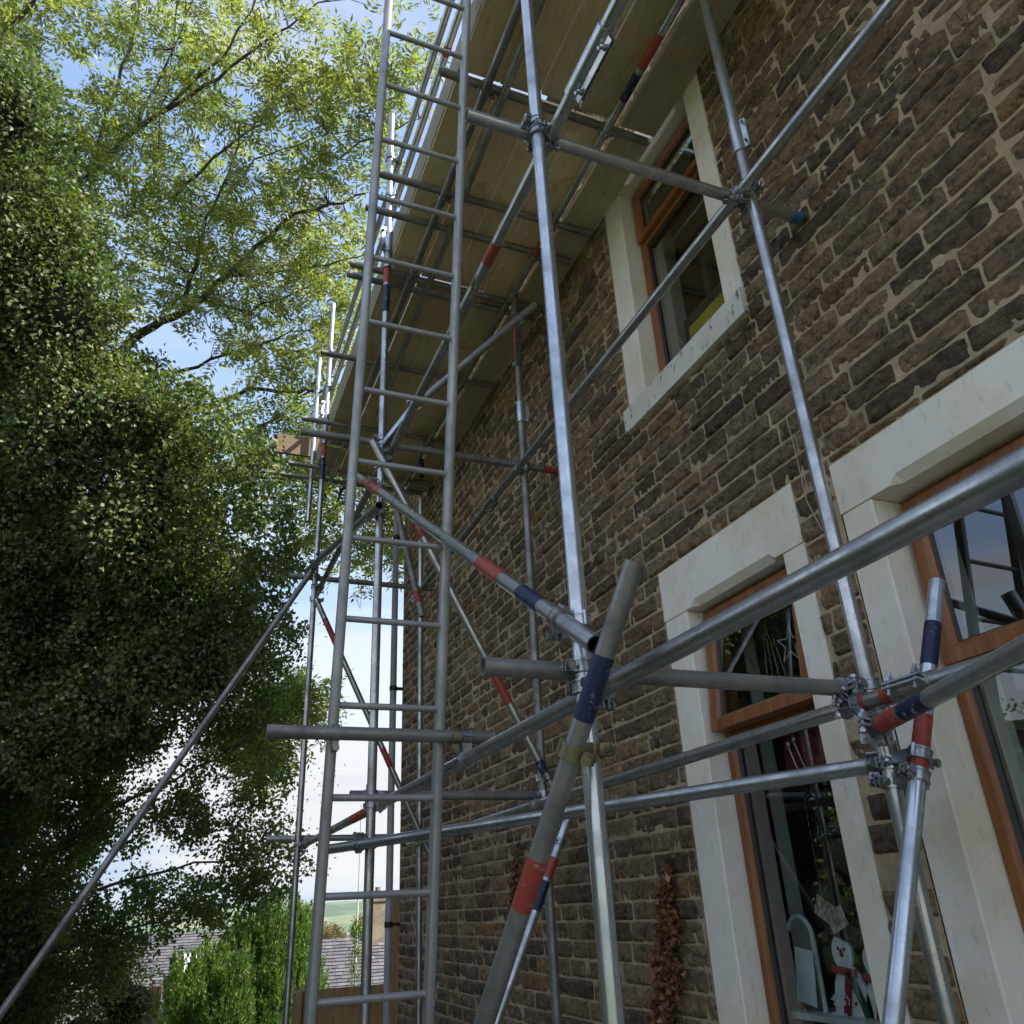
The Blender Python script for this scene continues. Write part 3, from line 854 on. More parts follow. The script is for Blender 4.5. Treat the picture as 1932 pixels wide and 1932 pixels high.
bandon('D3', (1049, 1620), (1035, 1658), RED); bandon('D3', (1032, 1664), (1012, 1720), NAVY)
a0 = onY(703, 832, 4.243); b0 = onY(1050, 1500, 4.243)
tube('D4', 'brace', a0, b0, GALV)
bandon('D4', (932, 1268), (966, 1325), RED); bandon('D4', (1022, 1432), (1042, 1468), NAVY); bandon('D4', (783, 988), (797, 1015), RED)
a0 = onY(596, 1130, 6.742); b0 = onY(812, 1615, 6.742)
tube('D5', 'brace', a0, b0, GALV)
bandon('D5', (618, 1165), (640, 1210), RED); bandon('D5', (735, 1405), (752, 1440), RED)
a0 = onY(616, 1038, 6.66); b0 = onY(10, 1900, 6.35); dv = b0 - a0
tube('D6', 'brace', a0, a0 + dv * ((GZ + 0.03 - a0.z) / dv.z), GALV_DULL, label='long raking stay running down to the left into the trees')
tube('D9', 'brace', (0.900, 4.05, 2.07), (0.900, 6.95, 2.80), GALV_DULL)
a0 = onY(1768, 1098, 1.755); b0 = onY(1688, 1900, 1.755); dv = b0 - a0
tube('D8', 'brace', a0, a0 + dv * ((GZ + 0.03 - a0.z) / dv.z), GALV_BRIGHT, label='bright steep brace at the right with a navy and a red band')
bandon('D8', (1762, 1178), (1752, 1258), NAVY); bandon('D8', (1745, 1352), (1737, 1452), RED)
# stray far brace end with an orange tip under the second lift
a0 = onY(742, 935, 5.2); b0 = onY(797, 1163, 5.2)
tube('D10', 'brace', a0, b0, GALV_DULL)
bandon('D10', (783, 1115), (790, 1137), RED)
# brace above the second lift by the wall
a0 = onX(712, 772, 1.0); b0 = onX(1008, 578, 1.88)
tube('D11', 'brace', ray(775, 772) * 5.0, ray(1010, 575) * 5.35, GALV_DULL)
# deck: ledgers, putlogs
tube('K1', 'ledger', (1.13, -0.9, 4.064), (1.155, 7.55, 4.064), GALV_DULL)
tube('K2', 'ledger', (1.19, 0.6, 4.064), (1.33, 6.2, 4.064), GALV)
tube('K3', 'ledger', (1.885, -0.9, 4.064), (1.90, 4.35, 4.064), GALV)
bandon('K3', (1250, 65), (1213, 130), RED); bandon('K3', (1208, 140), (1178, 190), NAVY); bandon('K3', (1027, 450), (1008, 483), RED)
tube('K4', 'ledger', (1.90, 4.36, 4.064), (1.90, 7.50, 4.064), GALV_DULL)
PY = [(0.6, .70), (1.5, .70), (2.79, .88), (3.57, .70), (3.86, .71), (4.40, .72), (4.51, .72), (5.47, .70), (6.50, .70), (7.37, .70), (7.62, .46)]
for i, (y, x0) in enumerate(PY):
    tube('P%d' % i, 'putlog', (x0, y, 4.1125), (2.19 + 0.02 * math.sin(i * 3), y + 0.02, 4.1125), GALV_DULL)
# guard rails
tube('R1', 'guard_rail', (1.03, -0.9, 5.15), (1.03, 7.62, 5.15), GALV_BRIGHT)
tube('R2', 'guard_rail', (1.012, -0.9, 4.72), (1.012, 7.60, 4.72), GALV_BRIGHT)
bandon('R2', (830, 78), (822, 95), RED)

def coupler(k1, k2, m=None, band=0.036, flip=1, twist=0.0):
    """double coupler joining two tubes where they pass each other"""
    m = m or CHROME
    p1, q1 = T[k1]; p2, q2 = T[k2]
    a = (q1 - p1).normalized(); b = (q2 - p2).normalized()
    w = p1 - p2; ab = a.dot(b); den = 1 - ab * ab
    if den < 1e-4: return
    s1 = (ab * b.dot(w) - a.dot(w)) / den; s2 = (b.dot(w) - ab * a.dot(w)) / den
    s1 = max(0.03, min((q1 - p1).length - 0.03, s1)); s2 = max(0.03, min((q2 - p2).length - 0.03, s2))
    if (k1, k2) == ('A', 'D2'):
        s1 = tp('A', 1112, 1418); s2 = tp('D2', 1082, 1418)
    c1 = p1 + a * s1; c2 = p2 + b * s2
    n = (c2 - c1)
    if n.length < 1e-4: n = a.cross(b)
    gap = n.length; n.normalize()
    mm = MB()
    o = None
    bolts = []
    for c, ax, sgn in ((c1, a, 1), (c2, b, -1)):
        ax = ax.normalized(); nn = (n * sgn); nn = (nn - ax * nn.dot(ax)).normalized(); t = ax.cross(nn).normalized() * flip
        mm.ring(c, ax, R + 0.0062, R + 0.0006, band, 22)
        mm.ring(c + ax * (band / 2 - 0.004), ax, R + 0.009, R + 0.0006, 0.006, 22)
        mm.ring(c - ax * (band / 2 - 0.004), ax, R + 0.009, R + 0.0006, 0.006, 22)
        # hinge lug on one side, bolt lugs on the other
        mm.cyl(c - t * (R + 0.010) - ax * (band * 0.55), c - t * (R + 0.010) + ax * (band * 0.55), 0.0065, 10)
        for e in (-1, 1):
            mm.obox(c + t * (R + 0.017) + nn * (e * 0.008), t, ax, nn, 0.014, band * 0.42, 0.0035)
        bolts.append((c + t * (R + 0.022), nn, ax))
    mm.obox((c1 + c2) / 2, a, n, a.cross(n).normalized(), 0.019, max(gap / 2 - R - 0.002, 0.006), 0.019)
    o = mm.obj('coupler', m, sc_)
    for c, nn, ax in bolts:
        bm_ = MB()
        bm_.cyl(c - nn * 0.026, c + nn * 0.036, 0.0055, 8)
        bm_.cyl(c + nn * 0.013, c + nn * 0.025, 0.0115, 6)
        bm_.cyl(c - nn * 0.030, c - nn * 0.021, 0.0125, 10)
        bm_.obj('bolt', m, o)
    return o
for k1, k2, mm_, fl in [('A', 'T1', None, 1), ('A', 'T2', None, -1), ('B', 'T1', None, 1), ('T3', 'B', None, 1), ('T1', 'T3', None, -1),
                        ('A', 'L9', None, 1), ('A', 'L5', None, -1), ('L9', 'L5', None, 1), ('A', 'D1', None, -1), ('A', 'D2', BRASS, 1), ('L9', 'B', None, 1), ('L9', 'L7', None, -1),
                        ('Th', 'L5', None, 1), ('B', 'L6', None, 1), ('B', 'L11', None, -1), ('B', 'L7', None, 1), ('D8', 'L6', None, 1), ('D8', 'B', None, -1), ('L7', 'L11', None, 1),
                        ('C', 'L5', None, 1), ('C', 'L8', None, -1), ('C', 'L6', None, 1), ('E', 'L8', None, 1), ('E', 'L7', None, -1), ('E', 'D4', None, 1), ('E', 'D3', None, -1),
                        ('C', 'D4', None, 1), ('C', 'T5', None, 1), ('C', 'T2', None, -1), ('C', 'D1', None, 1), ('E', 'T5', None, 1), ('E', 'T3', None, -1), ('C', 'D9', None, 1), ('C', 'D7', None, 1),
                        ('G', 'G1', None, 1), ('G', 'L5', None, -1), ('G', 'G2', None, 1), ('G', 'D7', None, -1), ('G', 'D5', None, 1), ('G', 'D6', None, -1), ('F', 'G1', None, 1), ('F', 'G2', None, 1),
                        ('F', 'D5', None, 1), ('F', 'T3b', None, 1), ('C', 'K1', None, 1), ('G', 'K1', None, 1), ('E', 'K3', None, 1), ('C', 'R1', None, 1), ('C', 'R2', None, -1), ('G', 'R1', None, 1),
                        ('G', 'R2', None, 1), ('H', 'R1', None, 1), ('H', 'R2', None, -1), ('K3', 'P2', None, 1), ('K3', 'P3', None, -1), ('K3', 'P4', None, 1), ('K1', 'P2', None, 1), ('K1', 'P3', None, 1), ('K4', 'P7', None, 1), ('K4', 'P8', None, 1), ('E', 'D11', None, 1), ('C', 'D11', None, 1)]:
    coupler(k1, k2, mm_, flip=fl)
def sleeve(key, t, ln=0.24, side=Vector((0.4, -0.5, -0.75)), m=GALV_BRIGHT):
    p0, p1 = T[key]; a = (p1 - p0).normalized(); c = p0 + a * t
    s = (side - a * side.dot(a)).normalized()
    mm = MB(); mm.ring(c, a, R + 0.0065, R + 0.0005, ln, 26)
    w = a.cross(s).normalized()
    for e in (-1, 1):
        mm.obox(c + s * (R + 0.014) + w * (e * 0.007), a, w, s, ln * 0.47, 0.003, 0.014)
    o = mm.obj('sleeve_coupler', m, BYKEY[key].parent)
    for e in (-0.33, 0.33):
        bm_ = MB(); b = c + s * (R + 0.018) + a * (ln * e)
        bm_.cyl(b - w * 0.03, b + w * 0.04, 0.006, 8); bm_.cyl(b + w * 0.012, b + w * 0.025, 0.012, 6); bm_.obj('bolt', CHROME, o)
sleeve('T2a', 2.43, 0.26); sleeve('B', (zj - zb) + 0.06, 0.17, Vector((0.3, -0.9, 0.0))); sleeve('T3', 5.70, 0.16, Vector((0.2, -0.6, -0.8)), CHROME)
sleeve('E', tp('E', 990, 778), 0.16, Vector((1, -0.3, 0))); sleeve('C', tp('C', 733, 455), 0.22, Vector((-1, -0.3, 0))); sleeve('L7', tp('L7', 1722, 1291), 0.14, Vector((-1, 0, 0.3)))
sleeve('G', tp('G', 620, 775), 0.2, Vector((-1, -0.3, 0)))
# base plates
for (x, y) in ((OX, 1.85), (IX, 1.85), (OX, 4.3), (IX, 4.3), (OX, 6.8), (IX, 6.8)):
    m_ = MB(); m_.bbox((x - .075, y - .075, GZ + .013), (x + .075, y + .075, GZ + .020), 0.002); m_.obj('base_plate', GALV_DULL, sc_, smooth=False)

# ------------------------------------------------------------------ loose boards of the deck
ZD = 4.1385
bx0 = [0.992, 1.238, 1.484, 1.730, 1.992]
wdt = [0.236, 0.236, 0.236, 0.236, 0.236]
descs = ['outermost', 'second from the outside', 'middle', 'second from the wall', 'one nearest the wall']
runs = [(-0.9, 2.80, 'near'), (2.82, 4.45, 'middle'), (4.46, 7.66, 'far')]
for i, (x, w_) in enumerate(zip(bx0, wdt)):
    for (ya, yb, rn) in runs:
        jx = random.uniform(-0.004, 0.004); jy = random.uniform(-0.03, 0.0)
        m_ = MB(); z0 = ZD + random.uniform(0, 0.003) + (0.028 + 0.004 * ((i * 7 + len(rn)) % 3) if i < 4 else 0)
        if i == 4 and rn == 'middle': z0 += 0.0
        m_.bbox((x + jx, ya - jy * 0.2, z0), (x + jx + w_, yb + jy, z0 + 0.038), 0.003)
        o = m_.obj('scaffold_board', BOARD, smooth=False)
        tag(o, 'wooden deck board seen from below, %s in the %s run' % (descs[i], rn), 'scaffold board', 'boards of the scaffold deck')
for (ya, yb, lab) in ((-0.9, 3.4, 'pale toe board on edge along the near outer rim of the deck'), (3.41, 7.55, 'pale toe board on edge along the far outer rim of the deck')):
    m_ = MB(); m_.bbox((0.988, ya, ZD + 0.044), (1.024, yb, ZD + 0.266), 0.003)
    tag(m_.obj('toe_board', BOARD_PALE, smooth=False), lab, 'toe board', 'toe boards of the scaffold')
m_ = MB(); m_.bbox((0.585, 7.555, ZD + 0.19), (1.9, 7.593, ZD + 0.412), 0.003)
tag(m_.obj('end_board', BOARD_BROWN, smooth=False), 'brown board on edge closing the far end of the deck beside the tree', 'end board')

# ------------------------------------------------------------------ ladder
def ladY(z): return 3.012 + .1532 * (.59 - z)
ld = thing('ladder', 'tall grey metal ladder tied to the outside of the scaffold', 'ladder', (0.725, ladY(GZ), GZ))
for x in (0.522, 0.925):
    m_ = MB()
    p0 = Vector((x, ladY(GZ + .02), GZ + .02)); p1 = Vector((x, ladY(5.7), 5.7))
    a = (p1 - p0).normalized(); ux = Vector((1, 0, 0)); uy = a.cross(ux).normalized()
    # oval box section with rounded corners
    sec = []
    for k in range(16):
        t = 2 * math.pi * (k + .5) / 16
        sec.append((0.0185 * math.copysign(abs(math.cos(t)) ** 0.6, math.cos(t)), 0.0285 * math.copysign(abs(math.sin(t)) ** 0.6, math.sin(t))))
    vs = [p + ux * sx + uy * sy for p in (p0, p1) for sx, sy in sec]
    m_.add(vs, [(i, (i + 1) % 16, 16 + (i + 1) % 16, 16 + i) for i in range(16)] + [tuple(range(15, -1, -1)), tuple(range(16, 32))])
    m_.obj('stile', LADDER, ld, True, 30)
zr = -0.257 - 0.3168 * 4
while zr < 5.6:
    m_ = MB(); m_.cyl((0.522 + .015, ladY(zr), zr), (0.925 - .015, ladY(zr), zr), 0.0125, 14); m_.obj('rung', LADDER, ld)
    zr += 0.3168
def ladder_clip(x, m, lab, nm):
    t = thing(nm, lab, 'clip', (x, 2.95, 0.583)); 
    m_ = MB(); m_.ring((x, 2.95, 0.583), Vector((1, 0, 0)), R + 0.007, R + 0.0006, 0.026, 22); m_.obj('band', m, t)
    m_ = MB(); m_.obox((x, 2.95 + .0, 0.583 - R - 0.02), Vector((1, 0, 0)), Vector((0, 1, 0)), Vector((0, 0, 1)), 0.012, 0.012, 0.018); m_.cyl((x, 2.925, 0.583 - R - .03), (x, 3.02, 0.583 - R - .03), 0.006, 8); m_.cyl((x, 2.918, 0.583 - R - .03), (x, 2.93, 0.583 - R - .03), 0.013, 6); m_.obj('bolt', m, t)
ladder_clip(0.522, GALV_DULL, 'dark ladder clip at the left stile where it meets the short tube', 'ladder_clip')
ladder_clip(0.965, BRASS, 'yellow zinc ladder clip just right of the right stile', 'ladder_clip')

# ------------------------------------------------------------------ things behind the glass
c = onX(1500, 1200, 2.47)
SILV = simple('silver_wire', (0.5, 0.52, 0.52), (0.65, 0.66, 0.66), 10, 0.35, 0)
m_ = MB(); c = Vector((2.46, 2.752, 0.985)); pts = []
for k in range(11):
    t = math.pi / 2 + k * math.pi / 5 + 0.15; r = 0.085 if k % 2 == 0 else 0.033
    pts.append(Vector((2.46, c.y + r * math.cos(t), c.z + r * math.sin(t))))
for a, b_ in zip(pts[:-1], pts[1:]): m_.cyl(a, b_, 0.0032, 6)
m_.cyl(pts[0], (2.46, pts[0].y, 1.262), 0.0011, 5)
tag(m_.obj('star_ornament', SILV), 'silver outline star hanging behind the open top light of the downstairs window', 'ornament')
FERN = leafmat('fern_leaf', [(0, (0.10, 0.20, 0.08)), (1, (0.22, 0.36, 0.16))], 0.3)
m_ = MB(); c = onX(1448, 1200, 2.50)
for k in range(46):
    a = Vector((2.50 + random.uniform(-.03, .03), c.y + random.gauss(0, .05), c.z + random.gauss(0, .05)))
    d = Vector((0, random.uniform(-1, 1), random.uniform(-1.2, .5))).normalized() * 0.035; s2 = Vector((0.3, -d.z, d.y)).normalized() * .006
    m_.add([a - d, a + s2, a + d, a - s2], [(0, 1, 2, 3)])
pl = thing('hanging_plant', 'small green trailing plant behind the open top light', 'plant', (c.x, c.y, c.z))
m_.obj('leaves', FERN, pl, smooth=False)['kind'] = 'stuff'
m_ = MB(); m_.cyl(c, (c.x, c.y, 1.262), 0.0015, 5)
for k in range(4): m_.cyl((c.x, c.y + .03 - .02 * k, c.z), (c.x, c.y + .06 - .045 * k, c.z - .22), 0.0012, 5)
m_.obj('cord', SILV, pl)
# crimson cloth bag with spoons
CRIM = simple('crimson_cloth', (0.16, 0.012, 0.022), (0.30, 0.025, 0.045), 9, 0.8, 0.4, 0.006, stretch=(4, 4, 0.6))
c = onX(1522, 1412, 2.50)
m_ = MB(); nu = 14
vs = []; fs = []
for a in range(9):
    for b_ in range(nu + 1):
        y = c.y + (b_ / nu - .5) * 0.30; zz = c.z + 0.11 - a / 8 * 0.20 - 0.012 * math.sin(b_ * 1.1) * (a / 8)
        vs.append((2.50 + 0.010 * math.sin(b_ * 1.9 + a * .3), y, zz))
for a in range(8):
    for b_ in range(nu): q = a * (nu + 1) + b_; fs.append((q, q + 1, q + nu + 2, q + nu + 1))
m_.add(vs, fs); o = m_.obj('red_cloth', CRIM); sol = o.modifiers.new('thickness', 'SOLIDIFY'); sol.thickness = 0.003
tag(o, 'crimson cloth hanging at the head of the lower pane downstairs', 'cloth')
for k, (dy, dz_, lab) in enumerate(((0.085, -0.02, 'left of the two silver spoons hanging over the crimson cloth'), (0.045, -0.005, 'right of the two silver spoons hanging over the crimson cloth'))):
    m_ = MB(); b = Vector((2.475, c.y + dy, c.z + dz_ + .05)); e = b + Vector((0, -0.05, -0.15))
    m_.cyl(b, e, 0.004, 8)
    bm = bmesh.new(); bmesh.ops.create_uvsphere(bm, u_segments=10, v_segments=6, radius=1, matrix=Matrix.Translation(b) @ Matrix.Diagonal((0.006, 0.014, 0.022, 1)))
    m_.add([v.co for v in bm.verts], [[v.index for v in f.verts] for f in bm.faces]); bm.free()
    tag(m_.obj('spoon', CHROME), lab, 'spoon')
# white arch with a card against it
c = onX(1512, 1840, 2.50); sill_z = -0.43
WHITE = simple('white_card', (0.80, 0.82, 0.85), (0.86, 0.87, 0.88), 6, 0.6, 0)
CARDIN = simple('grey_green_card', (0.30, 0.33, 0.30), (0.38, 0.40, 0.36), 6, 0.7, 0)
ar = thing('arched_frame', 'white arched frame standing on the downstairs window board', 'frame', (2.52, c.y, sill_z))
def arch(yc, w, z0, h, x, dx, r):
    pts = [Vector((x, yc + w / 2, z0)), Vector((x, yc + w / 2, z0 + h - w / 2))]
    for k in range(1, 12): t = math.pi * k / 12; pts.append(Vector((x, yc + w / 2 * math.cos(t), z0 + h - w / 2 + w / 2 * math.sin(t))))
    pts += [Vector((x, yc - w / 2, z0 + h - w / 2)), Vector((x, yc - w / 2, z0))]
    return pts
pts = arch(c.y, 0.15, sill_z, 0.34, 2.53, 0, 0)
m_ = MB(); m_.sweep(pts, 0.010, 8); m_.obj('rim', WHITE, ar)
m_ = MB(); n_ = len(pts); m_.add([(p.x + .006, p.y, p.z) for p in pts] + [(p.x + .012, p.y, p.z) for p in pts], [tuple(range(n_)), tuple(range(2 * n_ - 1, n_ - 1, -1))]); m_.obj('panel', CARDIN, ar, smooth=False)
m_ = MB(); yb_ = c.y - 0.035
m_.obox((2.492, yb_, sill_z + 0.125), Vector((0, 0.98, 0.17)).normalized(), Vector((1, 0, 0)), Vector((0, -0.17, 0.98)).normalized(), 0.055, 0.002, 0.10)
tag(m_.obj('card', WHITE, smooth=False), 'plain white card leaning on the arched frame', 'card')
# flat wooden snowmen
SNOW = simple('white_painted_wood', (0.80, 0.80, 0.82), (0.87, 0.87, 0.88), 8, 0.7, 0)
SCARF = paint('scarf_red', (0.42, 0.02, 0.05), 0.6, 0.2); HATG = paint('dark_green_paint', (0.02, 0.12, 0.07), 0.6, 0.1); HATK = paint('dark_hat_paint', (0.04, 0.03, 0.045), 0.6, 0.1)
def disc(m_, c, ry, rz, x, th, n=20):
    vs = [(x, c[0] + ry * math.cos(2 * math.pi * k / n), c[1] + rz * math.sin(2 * math.pi * k / n)) for k in range(n)]
    vs += [(x + th, v[1], v[2]) for v in vs]
    m_.add(vs, [tuple(range(n - 1, -1, -1)), tuple(range(n, 2 * n))] + [(k, (k + 1) % n, n + (k + 1) % n, n + k) for k in range(n)])
def snowman(y, zc, s, lab, green=True):
    t = thing('snowman_ornament', lab, 'ornament', (2.53, y, sill_z), 'snowman ornaments on the window board')
    m_ = MB(); disc(m_, (y, zc), .042 * s, .048 * s, 2.52, .012); disc(m_, (y - .008, zc - .15 * s), .075 * s, .12 * s, 2.521, .012); m_.obj('body', SNOW, t, smooth=False)
    m_ = MB(); m_.obox((2.512, y - .002, zc - .047 * s), Vector((0, 1, .1)).normalized(), Vector((1, 0, 0)), Vector((0, -.1, 1)).normalized(), .048 * s, .005, .010 * s)
    m_.obox((2.512, y + .006, zc - .12 * s), Vector((0, 1, .35)).normalized(), Vector((1, 0, 0)), Vector((0, -.35, 1)).normalized(), .010 * s, .005, .075 * s); m_.obj('scarf', SCARF, t, smooth=False)
    m_ = MB(); m_.obox((2.512, y - .004, zc + .05 * s), Vector((0, 1, .3)).normalized(), Vector((1, 0, 0)), Vector((0, -.3, 1)).normalized(), .048 * s, .006, .007 * s); m_.obox((2.512, y - .012, zc + .075 * s), Vector((0, 1, .3)).normalized(), Vector((1, 0, 0)), Vector((0, -.3, 1)).normalized(), .030 * s, .006, .026 * s); m_.obj('hat', HATK, t, smooth=False)
    m_ = MB()
    for dy, dz_ in ((.012, .012), (-.014, .010)): disc(m_, (y + dy * s, zc + dz_ * s), .004 * s, .005 * s, 2.517, .003, 8)
    for dz_ in (-.09, -.13, -.17): disc(m_, (y - .02 * s, zc + dz_ * s), .005 * s, .005 * s, 2.517, .004, 8)
    m_.obj('buttons', HATK, t, smooth=False)
    m_ = MB(); disc(m_, (y, zc), .007 * s, .012 * s, 2.515, .005, 8); m_.obj('nose', SCARF, t, smooth=False)
    if green:
        m_ = MB(); m_.obox((2.511, y - .055 * s, zc - .13 * s), Vector((0, 1, -.4)).normalized(), Vector((1, 0, 0)), Vector((0, .4, 1)).normalized(), .010 * s, .004, .085 * s); m_.obj('ribbon', HATG, t, smooth=False)
c1_ = onX(1588, 1798, 2.52); snowman(c1_.y, c1_.z, 1.30, 'snowman ornament with a red scarf nearest the arched frame')
c2_ = onX(1648, 1815, 2.52); snowman(c2_.y, c2_.z, 1.25, 'snowman ornament half hidden by the right jamb', False)
# dangling cards and fluffy white ornament
c = onX(1568, 1732, 2.50)
PCARD = simple('printed_card', (0.26, 0.20, 0.15), (0.56, 0.52, 0.46), 60, 0.6, 0, lo=.45, hi=.55)
for k, (dy, dz_, rz, lab) in enumerate(((0.03, 0.03, .5, 'tilted printed card above the snowman'), (-0.04, -0.005, -.35, 'second printed card hanging beside the first'))):
    m_ = MB(); m_.obox((2.50 - .006 * k, c.y + dy, c.z + dz_), Vector((0, math.cos(rz), math.sin(rz))), Vector((1, 0, 0)), Vector((0, -math.sin(rz), math.cos(rz))), .05, .0015, .038)
    m_.cyl((2.50 - .006 * k, c.y + dy, c.z + dz_ + .03), (2.50, c.y + dy - .01, c.z + dz_ + .55), .0008, 5)
    tag(m_.obj('printed_card', PCARD, smooth=False), lab, 'card')
m_ = MB(); c = onX(1582, 1900, 2.485)
for k in range(16):
    pts = []; p = Vector((2.485, c.y + random.uniform(-.03, .03), c.z + random.uniform(-.03, .05)))
    for q in range(7):
        pts.append(p.copy()); p = p + Vector((random.uniform(-.004, .004), random.uniform(-.018, .018), random.uniform(-.02, .014)))
    m_.sweep(pts, .0022, 5)
tag(m_.obj('white_bauble', SNOW), 'fluffy white wire ornament in front of the snowman', 'ornament')
# big window: white kitchen unit seen in the lower light
ku = thing('kitchen_unit', 'white kitchen unit with a dark slot handle behind the wide window', 'kitchen unit', (3.0, 1.4, -0.4))
xk = 2.66
m_ = MB()
for z0, z1 in ((-0.40, -0.02), (0.02, 0.20), (0.24, 0.66)):
    m_.bbox((xk, 0.66, z0), (xk + .32, 1.93, z1), 0.006)
m_.obj('cabinet', WHITEPVC, ku, smooth=False)
m_ = MB(); m_.box((xk + .02, 0.66, -0.43), (xk + .30, 1.93, 0.68)); m_.obj('carcass', DARKROOM, ku, smooth=False)
hc = onX(1925, 1312, xk - .01)
m_ = MB(); m_.bbox((xk - .012, hc.y - .12, hc.z - .02), (xk - .001, hc.y + .045, hc.z + .02), .005); m_.obj('handle', CHROME, ku, smooth=False)
m_ = MB(); m_.bbox((xk - .016, hc.y - .115, hc.z - .014), (xk - .011, hc.y + .02, hc.z + .014), .003); m_.obj('slot', DARKROOM, ku, smooth=False)
# upstairs: level, picture frame, blind rails
YEL = paint('yellow_paint', (0.62, 0.50, 0.02), 0.5, 0.5)
p0 = onX(1306, 640, 2.47); p1 = onX(1368, 572, 2.47)
m_ = MB(); m_.bbox((2.425, 2.60, 2.80), (2.445, 3.02, 2.925), .003)
tag(m_.obj('spirit_level', YEL, smooth=False), 'yellow spirit level lying on the upstairs window board', 'spirit level')
m_ = MB(); m_.bbox((2.50, 2.5, 2.63), (2.56, 3.15, 3.09), .004); m_.bbox((2.42, 2.5, 2.63), (2.47, 3.15, 2.798), .004); m_.obox((2.60, 2.98, 3.05), Vector((0, 1, 0)), Vector((1, 0, 0)), Vector((0, 0, 1)), .03, .02, .42)
BRDK = simple('dark_brown_wood', (0.05, 0.018, 0.012), (0.09, 0.035, 0.02), 6, 0.5, 0)
tag(m_.obj('wooden_frame', BRDK, smooth=False), 'dark brown wooden frame standing behind the upstairs glass', 'frame')
m_ = MB()
for k in range(4): m_.cyl((2.50 + k * .025, 2.50, 4.08 - k * .09), (2.50 + k * .025, 3.25, 4.08 - k * .09), .006 if k % 2 else .010, 8)
tag(m_.obj('blind_rail', CHROME), 'set of thin metal blind rails behind the upstairs top light', 'blind rail')

# ------------------------------------------------------------------ dead climber on the wall
def climber(px, py0, py1, wpx, n, lab):
    top = onX(px, py0, W - .05); bot = onX(px - (8 if wpx > 20 else 0), py1, W - .05)
    t = thing('dead_climber', lab, 'climber', (W, bot.y, max(bot.z, GZ)))
    m_ = MB()
    for s in range(4):
        pts = [top.lerp(bot, k / 12) + Vector((random.uniform(-.005, .005), (random.uniform(-.02, .02)) * (1 + s), 0)) for k in range(13)]
        m_.sweep(pts, 0.003, 5)
    m_.obj('stem', BARK, t)
    vs = []; fs = []
    hw = wpx * 3.6 / FPX / 2
    strands = [(random.gauss(0, .55), random.uniform(6, 14), random.uniform(0, 6), random.uniform(0, .35)) for _ in range(6)]
    for k in range(n):
        u = random.random() ** 0.75
        p = top.lerp(bot, u); wv = hw * (0.30 + 1.0 * u) * (0.70 + 0.55 * math.sin(u * 17 + px) * math.sin(u * 7.3))
        if mnoise.noise(Vector((u * 14, px, 0))) < -.25 and random.random() < .8: continue
        so, sf, sp_, s0_ = strands[k % 6]
        if u < s0_ and k % 6: continue
        p = p + Vector((random.uniform(-.022, .012), wv * so + .016 * math.sin(u * sf * 2 + sp_) + random.gauss(0, .013 + .010 * u), random.uniform(-.03, .03)))
        L_ = random.uniform(.014, .03); d = Vector((random.uniform(-.5, .5), random.uniform(-1, 1), random.uniform(-1.4, .3))).normalized()
        s = d.cross(Vector((random.uniform(-1, 1), random.uniform(-1, 1), random.uniform(-1, 1)))).normalized() * L_ * .55
        nn = d.cross(s).normalized() * L_ * random.uniform(.1, .5)
        b = len(vs)
        vs += [p, p + d * L_ * .6 + s + nn, p + d * L_ * 1.5, p + d * L_ * .6 - s + nn, p + d * L_ * .7]
        fs += [(b, b + 1, b + 4), (b + 1, b + 2, b + 4), (b + 2, b + 3, b + 4), (b + 3, b, b + 4)]
    o = npmesh('leaves', np.array([tuple(v) for v in vs]), np.array(fs), DEAD, t); o['kind'] = 'stuff'
climber(1258, 1610, 1990, 92, 3000, 'dense brown dead climber on the wall beside the downstairs window')
climber(976, 1590, 1725, 30, 420, 'narrow reddish dead climber on the wall behind the steep brace')

# ------------------------------------------------------------------ foliage
def leaf_mesh(P, D, S, Ln, Wd, fold=0.25):
    """kite shaped folded leaves: base, two sides, tip; P base points, D directions, S side vectors"""
    Nn = np.cross(D, S)
    Ln = Ln[:, None]; Wd = Wd[:, None]
    a = P; b = P + D * Ln * .42 + S * Wd * .5 + Nn * Wd * fold; c = P + D * Ln; d = P + D * Ln * .42 - S * Wd * .5 + Nn * Wd * fold
    V = np.stack([a, b, c, d], 1).reshape(-1, 3)
    i = np.arange(len(P)) * 4
    F = np.concatenate([np.stack([i, i + 1, i + 2], 1), np.stack([i, i + 2, i + 3], 1)])
    return V, F
def unit(a):
    return a / np.maximum(np.linalg.norm(a, axis=1, keepdims=True), 1e-9)
def perp(D):
    r_ = rng.normal(size=D.shape); return unit(np.cross(D, r_))
DA = 0.0      # extra distance given to the crown being built
def inpoly(x, y, poly):
    c = np.zeros(len(x), bool); n = len(poly); j = n - 1
    for i in range(n):
        xi, yi = poly[i]; xj, yj = poly[j]
        c ^= ((yi > y) != (yj > y)) & (x < (xj - xi) * (y - yi) / (yj - yi + 1e-12) + xi)
        j = i
    return c
axn = np.array([list(AX), list(AY), list(AZ)])
def fill(poly, n, d0, d1, holes_=()):
    """n points spread through a volume: a patch of crown between the distances d0 and d1"""
    xs = np.array([p[0] for p in poly]); ys = np.array([p[1] for p in poly])
    out = []
    got = 0
    while got < n:
        x = rng.uniform(xs.min(), xs.max(), n * 2); y = rng.uniform(ys.min(), ys.max(), n * 2)
        k = inpoly(x, y, poly)
        for hx, hy, hr in holes_:
            k &= ((x - hx) ** 2 + (y - hy) ** 2) > hr * hr
        x = x[k]; y = y[k]; d = rng.uniform(d0, d1, len(x)) + DA
        pix = np.stack([(x - 966) / FPX, (y - 966) / FPX, np.ones(len(x))], 1) * d[:, None]
        out.append(pix @ axn.T); got += len(x)
    return np.concatenate(out)[:n]
